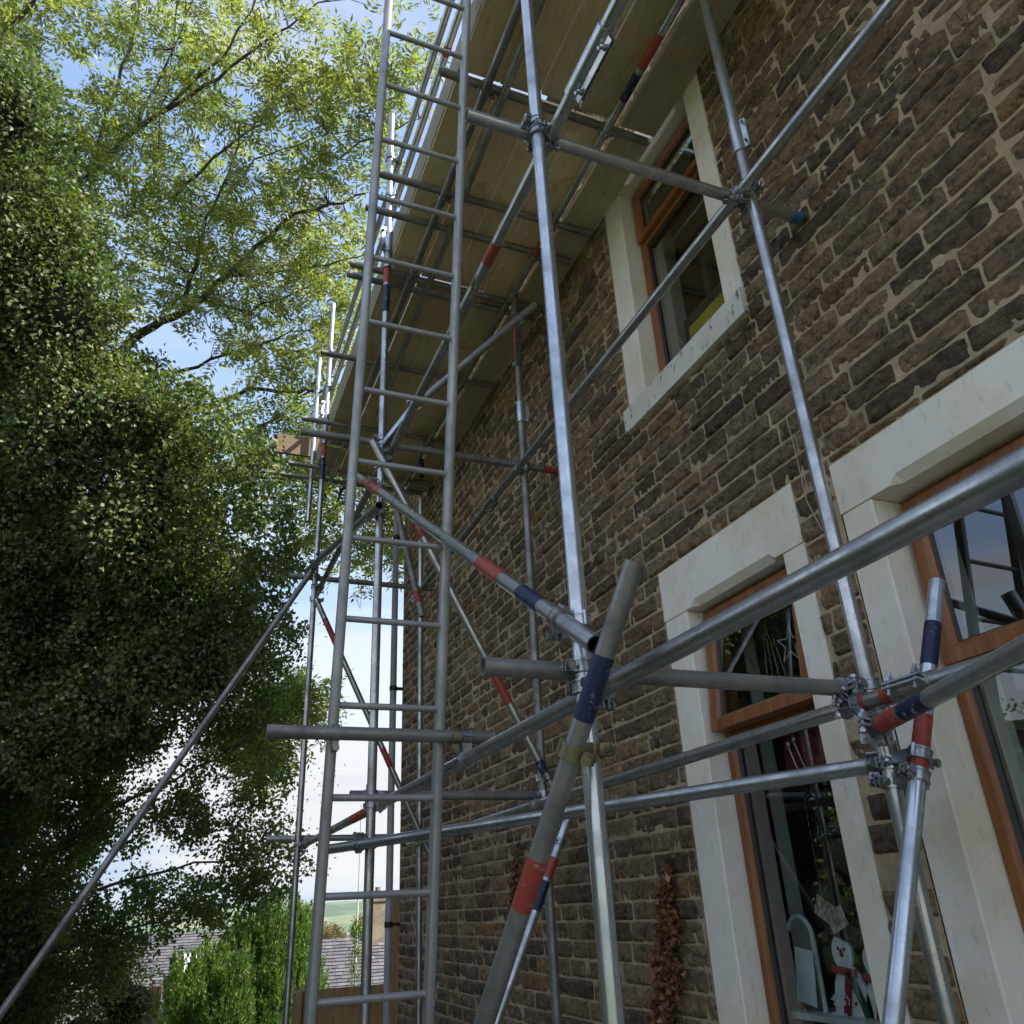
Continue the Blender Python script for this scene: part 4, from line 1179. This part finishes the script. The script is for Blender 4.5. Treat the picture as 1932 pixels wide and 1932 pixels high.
def pinnate(C, per=6, spread=0.20, leaf=0.075, wd=0.024, pairs=4, rach=0.20, down=0.35):
    """ash-like sprays: at every point a few compound leaves"""
    Ps = []; Ds = []; Ss = []; Ls = []; Ws = []
    n = len(C) * per
    base = np.repeat(C, per, 0) + rng.normal(size=(n, 3)) * spread * .45
    out = unit(rng.normal(size=(n, 3)) + np.array([0.15, -0.25, -down]))
    side = unit(np.cross(out, np.tile([0, 0, 1.0], (n, 1)) + rng.normal(size=(n, 3)) * .35))
    rl = rach * rng.uniform(.7, 1.25, n)
    sc = rng.uniform(.8, 1.2, n)
    for k in range(pairs + 1):
        t = (k + 1) / (pairs + 1)
        q = base + out * (rl * t)[:, None] + np.tile([0, 0, -1.0], (n, 1)) * (0.04 * t * t)
        for s in ((1, -1) if k < pairs else (0,)):
            d = unit(out * .6 + side * s + rng.normal(size=(n, 3)) * .16 + np.array([0, 0, -.15])) if s else unit(out + rng.normal(size=(n, 3)) * .1)
            Ps.append(q); Ds.append(d); Ss.append(unit(np.cross(d, np.cross(out, side) + rng.normal(size=(n, 3)) * .35)))
            Ls.append(leaf * sc * rng.uniform(.85, 1.15, n)); Ws.append(wd * sc * rng.uniform(.85, 1.15, n))
    P = np.concatenate(Ps); D = np.concatenate(Ds); S = np.concatenate(Ss)
    return leaf_mesh(P, D, S, np.concatenate(Ls), np.concatenate(Ws), .22)
def scatter(C, per, spread, leaf, wd, bias=(0, 0, -.3)):
    n = len(C) * per
    P = np.repeat(C, per, 0) + rng.normal(size=(n, 3)) * spread
    D = unit(rng.normal(size=(n, 3)) + np.array(bias))
    S = perp(D)
    return leaf_mesh(P, D, S, leaf * rng.uniform(.6, 1.25, n), wd * rng.uniform(.7, 1.2, n), .18)
def merge(parts):
    Vs = []; Fs = []; o = 0
    for V, F in parts:
        Vs.append(V); Fs.append(F + o); o += len(V)
    return np.concatenate(Vs), np.concatenate(Fs)
def limb(parent, pts, r0, r1, name='limb', jitter=0.04):
    P = [ray(x, y) * (d + DA) for x, y, d in pts]
    # refine with a little wander
    Q = []
    for a, b in zip(P[:-1], P[1:]):
        for k in range(3):
            Q.append(a.lerp(b, k / 3) + Vector((random.uniform(-1, 1), random.uniform(-1, 1), random.uniform(-1, 1))) * jitter * (k > 0))
    Q.append(P[-1]); n = len(Q)
    m_ = MB(); m_.sweep(Q, [r0 + (r1 - r0) * (i / (n - 1)) ** .8 for i in range(n)], 8)
    m_.obj(name, BARK, parent, True, 80)
    return Q
DA = 1.15
ash = thing('ash_tree', 'tall ash tree with airy yellow green compound leaves on the left, over the ladder', 'tree', (-1.9, 9.4, GZ))
m_ = MB()
tr_pts = [Vector((-2.9, 10.6, GZ)), Vector((-2.9, 10.6, 0.5)), Vector((-3.0, 10.6, 2.5)), Vector((-3.3, 10.4, 4.4)), Vector((-3.6, 10.2, 6.2)), Vector((-3.8, 9.8, 8.2)), Vector((-3.9, 9.4, 10.5)), Vector((-4.0, 9.0, 12.5))]
m_.sweep(tr_pts, [.30, .26, .23, .20, .16, .12, .08, .03], 12); m_.obj('trunk', BARK, ash, True, 80)
limbs = []
LB = [([(60, 900, 9.9), (150, 760, 9.7), (250, 640, 9.4), (305, 605, 9.3), (370, 572, 9.2), (430, 520, 9.1), (480, 467, 9.0), (550, 405, 8.9), (620, 385, 8.8), (690, 365, 8.7)], .085, .012),
      ([(345, 585, 9.25), (360, 520, 9.1), (383, 440, 9.0), (412, 370, 8.8), (440, 300, 8.8), (452, 230, 8.7)], .035, .008),
      ([(430, 520, 9.1), (520, 512, 8.9), (620, 500, 8.7), (700, 478, 8.6)], .022, .006),
      ([(395, 560, 9.2), (470, 590, 9.0), (560, 550, 8.8), (645, 505, 8.7)], .026, .006),
      ([(20, 520, 9.6), (100, 400, 9.4), (172, 325, 9.2), (215, 285, 9.1), (300, 215, 9.0), (360, 180, 8.9), (430, 130, 8.8), (520, 62, 8.7), (600, 5, 8.6)], .055, .010),
      ([(172, 325, 9.2), (205, 200, 9.3), (245, 95, 9.4), (262, 0, 9.4), (270, -60, 9.5)], .030, .012),
      ([(255, 250, 9.1), (310, 130, 9.3), (330, 40, 9.3), (345, -50, 9.3)], .020, .008),
      ([(300, 215, 9.0), (420, 110, 8.6), (460, 40, 8.5), (500, -40, 8.5)], .020, .008),
      ([(-40, 110, 9.0), (30, 40, 8.8), (90, -20, 8.7)], .04, .02),
      ([(330, 372, 9.4), (400, 300, 9.2), (480, 240, 9.1), (560, 205, 9.0), (640, 190, 8.9), (700, 160, 8.8)], .022, .006),
      ([(640, 300, 8.8), (700, 262, 8.7), (745, 245, 8.6), (790, 225, 8.5)], .016, .006),
      ([(60, 860, 10.2), (200, 740, 9.9), (340, 700, 9.7), (430, 668, 9.5), (520, 640, 9.3), (610, 610, 9.2)], .04, .008),
      ([(200, 800, 10.2), (380, 770, 10.0), (470, 732, 9.8), (560, 742, 9.6), (620, 735, 9.5), (680, 705, 9.4)], .045, .010),
      ([(320, 850, 10.1), (420, 830, 9.9), (500, 800, 9.7), (590, 735, 9.6), (650, 690, 9.5)], .035, .008),
      ([(480, 880, 10.3), (560, 900, 10.0), (640, 930, 9.8), (720, 960, 9.6)], .02, .006),
      ([(440, 350, 9.0), (480, 300, 8.9), (560, 275, 8.8), (650, 250, 8.8)], .014, .005),
      ([(290, 330, 9.4), (300, 250, 9.2), (320, 130, 9.0), (350, 30, 8.9)], .012, .006)]
for pts, r0, r1_ in LB:
    limbs.append(limb(ash, pts, r0, r1_))
LA = np.array([list(p) for q in limbs for p in q])
ash_polys = [
    ([(-60, -60), (470, -60), (500, 20), (455, 70), (440, 130), (420, 190), (330, 240), (180, 330), (90, 250), (-60, 130)], 900, 8.4, 10.4, ((58 + 90, 130, 26), (300, 95, 20))),
    ([(180, 330), (330, 230), (430, 170), (470, 230), (560, 300), (690, 330), (640, 370), (600, 400), (690, 420), (690, 560), (640, 620), (480, 560), (300, 620), (230, 520), (150, 420)], 1150, 8.3, 10.2, ((335, 300, 26), (200, 372, 20), (470, 300, 16), (560, 560, 22), (420, 330, 12))),
    ([(460, 120), (620, 130), (730, 200), (735, 320), (640, 345), (560, 270), (470, 200)], 260, 8.3, 9.4, ((540, 225, 18), (660, 300, 14))),
    ([(585, 105), (640, 60), (725, 55), (740, 200), (640, 190)], 95, 8.3, 9.2, ()),
    ([(470, 65), (570, 80), (560, 122), (480, 120)], 45, 8.4, 9.0, ()),
    ([(735, 20), (770, 10), (825, 80), (800, 170), (745, 160)], 60, 8.4, 9.2, ()),
    ([(500, -40), (560, -40), (555, 15), (520, 25)], 26, 8.4, 9.0, ()),
    ([(400, 560), (640, 590), (650, 700), (640, 800), (560, 830), (430, 700), (380, 640)], 330, 8.8, 10.4, ((420, 745, 26), (470, 690, 18), (540, 640, 20), (600, 700, 12))),
    ([(430, 790), (640, 800), (800, 870), (800, 1000), (760, 1060), (660, 1085), (560, 1080), (520, 1000)], 800, 9.0, 10.6, ((650, 960, 16), (700, 1040, 15))),
    ([(700, 860), (760, 850), (770, 1100), (700, 1090)], 50, 9.2, 10.2, ()),
    ([(560, 1270), (620, 1290), (600, 1350), (540, 1440), (480, 1470), (400, 1420), (430, 1330)], 700, 9.2, 10.4, ()),
]
parts = []
cents = []
for poly, n, d0, d1, hl in ash_polys:
    C_ = fill(poly, int(n * .205), d0, d1, hl)
    C_ = np.repeat(C_, 2, 0) + rng.normal(size=(len(C_) * 2, 3)) * np.array([.16, .16, .10])
    cents.append(C_)
C_ = np.concatenate(cents)
parts.append(pinnate(C_, per=4, spread=0.12, leaf=.092, wd=.030, rach=.23, pairs=4))
V, F = merge(parts)
o = npmesh('foliage', V, F, ASH, ash); o['kind'] = 'stuff'
# twigs from the limbs to the sprays
tw = MB()
sel = C_[rng.choice(len(C_), min(1100, len(C_)), replace=False)]
for p in sel:
    d = np.linalg.norm(LA - p, axis=1); j = int(d.argmin())
    if d[j] > 1.6: continue
    a = Vector(LA[j]); b = Vector(p); mid = a.lerp(b, .5) + Vector((random.uniform(-.08, .08), random.uniform(-.08, .08), random.uniform(-.02, .12)))
    tw.sweep([a, mid, b], [.008, .005, .0025], 4)
o = tw.obj('twigs', BARK, ash, True, 80); o['kind'] = 'stuff'

# ivy-clad tree: overlapping mounds of small dark leaves
DA = 0.0
ivy = thing('ivy_clad_tree', 'tree smothered in dark glossy ivy filling the left side', 'tree', (-1.6, 10.6, GZ))
m_ = MB(); m_.sweep([Vector((-1.9, 11.0, GZ)), Vector((-1.9, 11.0, 2)), Vector((-2.3, 11.2, 4)), Vector((-3.2, 11.4, 6.5))], [.35, .3, .25, .15], 12); m_.obj('trunk', BARK, ivy, True, 80)
ivy_poly = [(-300, -40), (-160, 40), (10, 100), (80, 330), (140, 440), (150, 570), (200, 660), (270, 720), (340, 800), (385, 870), (410, 960), (420, 1060), (430, 1130), (410, 1230), (370, 1290), (300, 1340), (-160, 1450), (-340, 1500)]
Cm = fill(ivy_poly, 235, 8.1, 9.7)
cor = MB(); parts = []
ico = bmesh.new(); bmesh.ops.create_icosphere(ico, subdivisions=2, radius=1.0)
iv = [v.co.copy() for v in ico.verts]; ifc = [[v.index for v in f.verts] for f in ico.faces]; ico.free()
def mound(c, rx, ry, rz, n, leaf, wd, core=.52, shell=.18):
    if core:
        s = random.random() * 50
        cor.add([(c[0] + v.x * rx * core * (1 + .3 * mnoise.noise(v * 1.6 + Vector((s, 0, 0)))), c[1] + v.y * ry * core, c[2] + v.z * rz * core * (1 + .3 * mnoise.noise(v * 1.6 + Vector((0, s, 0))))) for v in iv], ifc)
    u = unit(rng.normal(size=(n, 3)))
    k = u[:, 1] < .5
    u = u[k]; n = len(u)
    rr = 1 + rng.normal(size=(n, 1)) * shell
    # lumpy surface
    ph = np.sin(u[:, 0:1] * 7 + c[0] * 9) * np.cos(u[:, 2:3] * 6 + c[2] * 7) * .14
    P = np.array(c) + u * np.array([rx, ry, rz]) * (rr + ph)
    D = unit(u * .8 + rng.normal(size=(n, 3)) * .6 + np.array([0, 0, -.5])); S = perp(D)
    parts.append(leaf_mesh(P, D, S, leaf * rng.uniform(.55, 1.3, n), wd * rng.uniform(.6, 1.2, n), .15))
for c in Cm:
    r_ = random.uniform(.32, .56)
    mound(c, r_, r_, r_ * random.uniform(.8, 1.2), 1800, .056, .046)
for poly_, n_ in (([(330, 690), (470, 780), (540, 900), (560, 1060), (570, 1150), (540, 1250), (430, 1300), (450, 1120), (430, 900), (340, 780)], 170), ([(-60, 100), (60, 120), (170, 420), (260, 600), (180, 620), (60, 380)], 150), ([(60, 620), (400, 800), (440, 1100), (380, 1250), (60, 1200)], 220)):
    C_ = fill(poly_, n_, 8.0, 9.2); ax_ = unit(rng.normal(size=C_.shape) + np.array([.5, -.5, .2]))
    for q in range(7):
        parts.append(scatter(C_ + ax_ * (q / 7 - .5) * .40, 7, .045, .062, .042))
V, F = merge(parts)
o = npmesh('ivy_leaves', V, F, IVY, ivy); o['kind'] = 'stuff'
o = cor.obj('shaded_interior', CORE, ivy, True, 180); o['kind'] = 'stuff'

# hawthorn-like scrub below: loose sprays against the sky, dense at the left edge
haw = thing('hawthorn_tree', 'loose dark hawthorn spreading below the ivy, sky showing through its sprays', 'tree', (-1.3, 9.0, GZ))
m_ = MB(); m_.sweep([Vector((-1.9, 9.9, GZ)), Vector((-1.8, 9.9, -0.4)), Vector((-1.7, 9.8, 0.8)), Vector((-1.6, 9.7, 1.5)), Vector((-1.5, 9.6, 2.0))], [.09, .07, .05, .04, .02], 10); m_.obj('trunk', BARK, haw, True, 80)
hl_ = []
for pts, r0, r1_ in [([(60, 1640, 8.8), (170, 1560, 8.7), (260, 1500, 8.6), (360, 1450, 8.6), (470, 1400, 8.7), (560, 1330, 8.8)], .03, .006),
                     ([(40, 1720, 8.8), (180, 1680, 8.6), (330, 1640, 8.5), (450, 1620, 8.5), (560, 1600, 8.5)], .025, .005),
                     ([(40, 1500, 8.9), (130, 1430, 8.8), (260, 1390, 8.7), (400, 1330, 8.7), (520, 1260, 8.8)], .03, .006),
                     ([(60, 1800, 8.8), (190, 1760, 8.6), (320, 1740, 8.5), (430, 1700, 8.4)], .022, .005),
                     ([(60, 1300, 8.9), (120, 1150, 8.9), (210, 1010, 9.0)], .02, .006),
                     ([(180, 1340, 8.8), (330, 1240, 8.8), (480, 1190, 8.9)], .018, .005)]:
    hl_.append(limb(haw, pts, r0, r1_))
haw_polys = [([(-60, 1380), (200, 1360), (330, 1380), (230, 1480), (180, 1600), (130, 1720), (60, 1900), (-60, 1960)], 1000, 8.6, 9.8, ()),
             ([(180, 1380), (480, 1330), (560, 1420), (550, 1510), (400, 1560), (180, 1560)], 150, 8.5, 9.3, ((310, 1420, 24), (400, 1480, 22), (260, 1480, 20))),
             ([(160, 1540), (420, 1540), (560, 1560), (575, 1640), (520, 1700), (440, 1690), (460, 1620), (300, 1590), (200, 1640)], 120, 8.4, 9.2, ((330, 1600, 34), (400, 1605, 30), (280, 1595, 20))),
             ([(120, 1650), (450, 1650), (540, 1700), (440, 1745), (330, 1770), (240, 1800), (130, 1830)], 190, 8.4, 9.3, ((300, 1625, 16),)),
             ([(-60, 1700), (140, 1760), (260, 1800), (200, 1880), (-60, 1960)], 260, 8.6, 9.5, ()),
             ([(300, 1250), (500, 1160), (545, 1250), (530, 1350), (420, 1420), (300, 1400)], 210, 8.8, 9.9, ()),
             ([(-60, 1060), (250, 1010), (480, 1050), (500, 1160), (380, 1300), (200, 1400), (-60, 1400)], 520, 9.2, 10.1, ())]
parts = []
for poly, n, d0, d1, hl in haw_polys:
    C_ = fill(poly, int(n * .50), d0, d1, hl)
    # every sprig is a short leafy shoot, so the outline clumps and leaves gaps
    ax_ = unit(rng.normal(size=C_.shape) + np.array([.5, -.2, -.3])); per = 9
    for q in range(per):
        Cq = C_ + ax_ * (q / per - .5) * .42 + rng.normal(size=C_.shape) * .02
        parts.append(scatter(Cq, 8, .05, .056, .038))
# fine outlying sprigs
C_ = fill([(500, 1150), (600, 1180), (620, 1330), (640, 1520), (600, 1680), (540, 1560)], 26, 8.5, 9.0)
parts.append(scatter(C_, 14, .10, .040, .018))
V, F = merge(parts)
o = npmesh('foliage', V, F, THORN, haw); o['kind'] = 'stuff'
# dense shade at far left bottom
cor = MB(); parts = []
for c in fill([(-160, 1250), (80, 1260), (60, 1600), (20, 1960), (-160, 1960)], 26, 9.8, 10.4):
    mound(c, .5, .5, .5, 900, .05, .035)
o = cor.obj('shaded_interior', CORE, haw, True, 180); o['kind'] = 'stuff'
V, F = merge(parts); o = npmesh('inner_leaves', V, F, THORN, haw); o['kind'] = 'stuff'

# boundary hedge that goes on to the left of the picture; the house windows mirror it
bh = thing('boundary_hedge', 'dark boundary hedge along the left side of the garden, mirrored in the house windows', 'hedge', (-3.6, 5.0, GZ))
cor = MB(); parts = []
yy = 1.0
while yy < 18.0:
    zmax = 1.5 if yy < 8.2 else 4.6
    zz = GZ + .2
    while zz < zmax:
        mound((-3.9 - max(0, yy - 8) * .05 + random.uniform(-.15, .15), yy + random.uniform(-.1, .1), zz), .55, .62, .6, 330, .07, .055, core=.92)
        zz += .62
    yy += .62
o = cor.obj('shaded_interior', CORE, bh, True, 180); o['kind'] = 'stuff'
V, F = merge(parts); o = npmesh('leaves', V, F, THORN, bh); o['kind'] = 'stuff'

# conifers -----------------------------------------------------------------
def conifer(px, pyt, d, width_px, hgt, lab, n=900):
    top = ray(px, pyt) * d
    w = width_px / FPX * d / 2
    t = thing('conifer', lab, 'conifer', (top.x, top.y, top.z - hgt), 'conifers beyond the garden fence')
    m_ = MB(); m_.sweep([Vector((top.x, top.y, top.z - hgt)), Vector((top.x, top.y, top.z - .2))], [.10, .02], 8); m_.obj('trunk', BARK, t, True, 80)
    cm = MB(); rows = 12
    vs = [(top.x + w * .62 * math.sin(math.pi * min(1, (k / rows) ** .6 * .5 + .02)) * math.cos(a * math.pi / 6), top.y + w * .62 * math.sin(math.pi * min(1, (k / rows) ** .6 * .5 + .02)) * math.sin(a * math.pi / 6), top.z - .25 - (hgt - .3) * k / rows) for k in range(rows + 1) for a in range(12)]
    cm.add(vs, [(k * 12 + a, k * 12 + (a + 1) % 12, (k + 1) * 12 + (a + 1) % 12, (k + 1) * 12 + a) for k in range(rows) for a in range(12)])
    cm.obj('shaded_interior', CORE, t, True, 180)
    u = rng.uniform(0, 1, n) ** 1.0; ang = rng.uniform(0, 2 * np.pi, n)
    rr = w * np.sin(np.pi * np.minimum(1, u ** .55 * .5 + .015)) * rng.uniform(.62, 1.05, n)
    base = np.stack([top.x + rr * np.cos(ang), top.y + rr * np.sin(ang), top.z - hgt * u], 1)
    out = np.stack([np.cos(ang) * .28, np.sin(ang) * .28, np.ones(n)], 1)
    per = 80
    n_ = n
    B = np.repeat(base, per, 0); O = np.repeat(out, per, 0); m = len(B)
    tt = rng.uniform(0, 1, (m, 1))
    P = B + unit(O) * tt * .50 + rng.normal(size=(m, 3)) * .030 * (1.15 - tt)
    D = unit(O + rng.normal(size=(m, 3)) * .38); S = perp(D)
    V, F = leaf_mesh(P, D, S, .085 * rng.uniform(.6, 1.2, m), .020 * rng.uniform(.7, 1.3, m), .2)
    o = npmesh('fronds', V, F, CONIFER, t); o['kind'] = 'stuff'
conifer(527, 1733, 15.5, 200, 4.4, 'tallest feathery conifer, behind the left scaffold upright', 700)
conifer(468, 1772, 15.0, 140, 4.0, 'broad feathery conifer just left of the tallest one', 620)
conifer(400, 1822, 14.0, 80, 3.4, 'small pointed conifer at the left of the conifers', 330)
conifer(572, 1750, 16.0, 90, 4.2, 'conifer on the right of the tallest, beside the ladder foot', 330)
conifer(345, 1850, 13.5, 80, 3.0, 'low bright conifer beside the brown post', 260)
conifer(436, 1856, 13.2, 80, 2.8, 'low bright conifer in front of the broad one', 240)

# ------------------------------------------------------------------ fence, posts, rock
fn = thing('timber_fence', 'brown timber board fence at the end of the garden behind the ladder', 'fence', (1.8, 9.2, GZ))
FY = 9.25
ztop = onY(650, 1862, FY).z
x = 1.36
while x < 2.44:
    m_ = MB(); m_.bbox((x, FY, GZ), (x + .118, FY + .018, ztop - .02 - random.uniform(0, .006)), .003); m_.obj('board', FENCE, fn, smooth=False); x += .121
m_ = MB(); m_.bbox((1.40, FY - .035, ztop - .13), (2.46, FY - .002, ztop), .004); m_.obj('rail', FENCE, fn, smooth=False)
for xx, zz in ((onY(562, 1870, FY).x, onY(562, 1870, FY).z), (onY(580, 1845, FY).x, onY(580, 1845, FY).z)):
    m_ = MB(); m_.bbox((xx - .03, FY - .10, GZ), (xx + .03, FY - .04, zz), .005); m_.obj('post', FENCE, fn, smooth=False)
tpz = onY(747, 1688, 9.0)
m_ = MB(); m_.bbox((tpz.x - .062, 9.0, GZ), (tpz.x + .062, 9.06, tpz.z), .004)
tag(m_.obj('tall_post', FENCE, smooth=False), 'tall yellow brown timber post against the far corner of the house', 'post')
p0 = ray(293, 1862) * 10.5
m_ = MB(); m_.bbox((p0.x - .08, p0.y, GZ - .6), (p0.x + .05, p0.y + .05, p0.z), .004); m_.bbox((p0.x + .052, p0.y - .02, GZ - .6), (p0.x + .085, p0.y + .06, p0.z + .03), .003, 1)
o = m_.obj('garden_post', [FENCE_DK, FENCE], smooth=False); tag(o, 'red brown stained post with a pale edge at the bottom left', 'post')
bm = bmesh.new(); bmesh.ops.create_icosphere(bm, subdivisions=4, radius=1)
c = ray(262, 1950) * 9.6
for v in bm.verts:
    nn_ = v.co.copy(); k = 1 + .22 * mnoise.noise(nn_ * 1.4) + .06 * mnoise.noise(nn_ * 5)
    v.co = Vector((c.x + nn_.x * .20 * k, c.y + nn_.y * .24 * k, c.z + nn_.z * .20 * k))
me = bpy.data.meshes.new('boulder'); bm.to_mesh(me); bm.free()
me.polygons.foreach_set('use_smooth', [True] * len(me.polygons))
ROCK = simple('mossy_rock', (0.05, 0.045, 0.03), (0.13, 0.115, 0.085), 5, 0.95, 0.7, 0.02); me.materials.append(ROCK)
tag(link('boulder', me), 'rounded mossy boulder left of the stained post', 'boulder')
# dark hedge under the hawthorn
hg = thing('garden_hedge', 'dark low hedge below the hawthorn at the bottom left corner', 'hedge', (-1.0, 9.6, GZ))
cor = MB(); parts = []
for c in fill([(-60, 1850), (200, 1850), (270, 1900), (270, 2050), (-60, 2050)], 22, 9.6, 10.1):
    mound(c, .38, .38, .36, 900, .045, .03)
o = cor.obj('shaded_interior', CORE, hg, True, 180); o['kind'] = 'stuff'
V, F = merge(parts); o = npmesh('leaves', V, F, THORN, hg); o['kind'] = 'stuff'

# ------------------------------------------------------------------ neighbours down the slope
RSTONE = simple('far_stone', (0.16, 0.13, 0.09), (0.30, 0.25, 0.18), 2, 0.9, 0.5, 0.02)
def far_house(px, py, d, half, depth, rise, lab, sky=None, chim=None):
    top = ray(px, py) * d
    t = thing('far_house', lab, 'house', (top.x, top.y, top.z - 7), 'houses down the slope')
    x0, x1 = top.x - half, top.x + half; y0, y1 = top.y - depth, top.y + depth; ze = top.z - rise
    m_ = MB(); m_.box((x0 + .2, y0 + .3, ze - 5.5), (x1 - .2, y1 - .3, ze)); 
    m_.add([(x0 + .2, y0 + .3, ze), (x0 + .2, y1 - .3, ze), (x0 + .2, top.y, top.z - .12), (x1 - .2, y0 + .3, ze), (x1 - .2, y1 - .3, ze), (x1 - .2, top.y, top.z - .12)], [(0, 2, 1), (3, 4, 5)])
    m_.obj('wall', RSTONE, t, smooth=False)
    # roof as courses of slates
    m_ = MB(); n = 26
    for side in (-1, 1):
        for k in range(n):
            ta, tb_ = k / n, (k + 1) / n
            ya = top.y + side * depth * ta; yb_ = top.y + side * (depth * tb_ + .04); za = top.z - rise * ta; zb_ = top.z - rise * tb_
            xk_ = x0 + random.uniform(-.12, .12)
            while xk_ < x1:
                w_ = .24; e = .02 + random.uniform(0, .012)
                m_.add([(xk_, ya, za + .01), (xk_ + w_ - .005, ya, za + .01), (xk_ + w_ - .005, yb_, zb_ + e), (xk_, yb_, zb_ + e)], [(0, 1, 2, 3) if side > 0 else (0, 3, 2, 1)])
                xk_ += w_
    m_.add([(x0, y0, ze - .05), (x1, y0, ze - .05), (x1, top.y, top.z - .05), (x0, top.y, top.z - .05), (x1, y1, ze - .05), (x0, y1, ze - .05)], [(0, 1, 2, 3), (3, 2, 4, 5)])
    rf_ = m_.obj('roof', ROOFM, t, smooth=False)
    if sky:
        s = ray(*sky) * d; ty = .45
        cx, cy, cz = s.x, top.y - depth * ty, top.z - rise * ty
        nrm = Vector((0, -rise, depth)).normalized(); al = Vector((0, -depth, -rise)).normalized()
        m_ = MB(); m_.obox(Vector((cx, cy, cz)) + nrm * .06, Vector((1, 0, 0)), al, nrm, .38, .5, .05); m_.obj('skylight', WHITE, t, smooth=False)
    if chim:
        s = ray(*chim) * d
        m_ = MB(); m_.box((s.x - .45, top.y - .3, top.z - .6), (s.x + .45, top.y + .3, s.z)); m_.box((s.x - .5, top.y - .35, s.z), (s.x + .5, top.y + .35, s.z + .12)); m_.obj('chimney', RSTONE, t, smooth=False)
        m_ = MB(); m_.cyl((s.x, top.y, s.z + .12), (s.x, top.y, s.z + .5), .13, 12, .10); m_.obj('chimney_pot', RSTONE, t)
    return t
mr, tr_, br, outr = mat('purple_grey_slate')  # the slates' own purple grey, varied at random from slate to slate
ri = rnd_island(tr_)
rr_ = ramp(tr_, ri, [(0, (0.075, 0.070, 0.078)), (.6, (0.105, 0.098, 0.108)), (1, (0.15, 0.135, 0.14))])
tr_.links.new(rr_.outputs['Color'], br.inputs['Base Color']); br.inputs['Roughness'].default_value = .75
ROOFM = mr
far_house(690, 1768, 30, 2.6, 3.4, 2.6, 'slate roofed stone house seen through the ladder above the fence', chim=(722, 1700))
far_house(372, 1757, 34, 2.6, 3.4, 2.6, 'slate roofed house with a skylight seen below the hawthorn sprays', sky=(362, 1810))
far_house(180, 1800, 40, 4.5, 3.4, 2.6, 'grey house half hidden behind the leaves at the lower left')
for (px, py, d, w, h_, mt, lab) in ((585, 1722, 55, 46, 5, AUTUMN, 'thin brownish tree beyond the roofs, left of the ladder stile'), (625, 1745, 60, 60, 5, AUTUMN, 'low russet tree above the slate roof, in the ladder'), (690, 1725, 62, 50, 6, AUTUMN, 'yellowing tree beside the chimney above the slate roof'), (475, 1748, 58, 70, 5, THORN, 'dark green tree beyond the conifers'), (340, 1775, 60, 70, 5, THORN, 'green tree behind the house with a skylight')):
    top = ray(px, py) * d; w = w / FPX * d / 2
    t = thing('far_tree', lab, 'tree', (top.x, top.y, top.z - h_), 'trees beyond the far houses')
    m_ = MB(); m_.sweep([Vector((top.x, top.y, top.z - h_)), Vector((top.x + .1, top.y, top.z - .6))], [.18, .05], 8); m_.obj('trunk', BARK, t, True, 80)
    n = 260; c = np.array([top.x, top.y, top.z - w]) + unit(rng.normal(size=(n, 3))) * np.array([w, w, w]) * rng.uniform(.3, 1, (n, 1)) ** .5
    V, F = scatter(c, 22, .16, .14, .10); o = npmesh('foliage', V, F, mt, t); o['kind'] = 'stuff'
# ivy-clad slender pole seen through the ladder, with a wire up from it
pp = ray(664, 1745) * 19; pb = ray(670, 1850) * 19
tpole = thing('ivy_clad_pole', 'slender pole wrapped in bright ivy above the fence, seen through the ladder', 'pole', (pb.x, pb.y, pb.z - 2))
m_ = MB(); m_.cyl((pb.x, pb.y, pb.z - 3), (pb.x, pb.y, ray(662, 1700).z * 19), .035, 10, .022); m_.obj('pole', simple('pale_pole', (.45, .42, .33), (.6, .57, .46), 6, .7, 0), tpole)
m_ = MB(); m_.cyl((pb.x, pb.y, ray(662, 1700).z * 19), (pb.x, pb.y, ray(660, 1500).z * 19), .006, 6); m_.obj('wire', BROWN_DK, tpole)
n = 120; c = np.stack([pb.x + rng.normal(size=n) * .05, pb.y + rng.normal(size=n) * .05, rng.uniform(pb.z - 1.5, pp.z, n)], 1)
V, F = scatter(c, 14, .045, .055, .04); o = npmesh('ivy_leaves', V, F, CONIFER, tpole); o['kind'] = 'stuff'

# ------------------------------------------------------------------ air: far hills fade
hz = MB(); hz.box((-6500, -70, -75), (6500, 9500, 90))
mh = bpy.data.materials.new('haze_air'); mh.use_nodes = True; th = mh.node_tree
for n in list(th.nodes): th.nodes.remove(n)
oh = N(th, 'ShaderNodeOutputMaterial'); pv = N(th, 'ShaderNodeVolumePrincipled')
pv.inputs['Density'].default_value = 0.00007; pv.inputs['Color'].default_value = (0.86, 0.92, 1.0, 1); pv.inputs['Anisotropy'].default_value = 0.2
th.links.new(pv.outputs[0], oh.inputs['Volume'])
tag(hz.obj('haze', mh, smooth=False), kind='stuff')
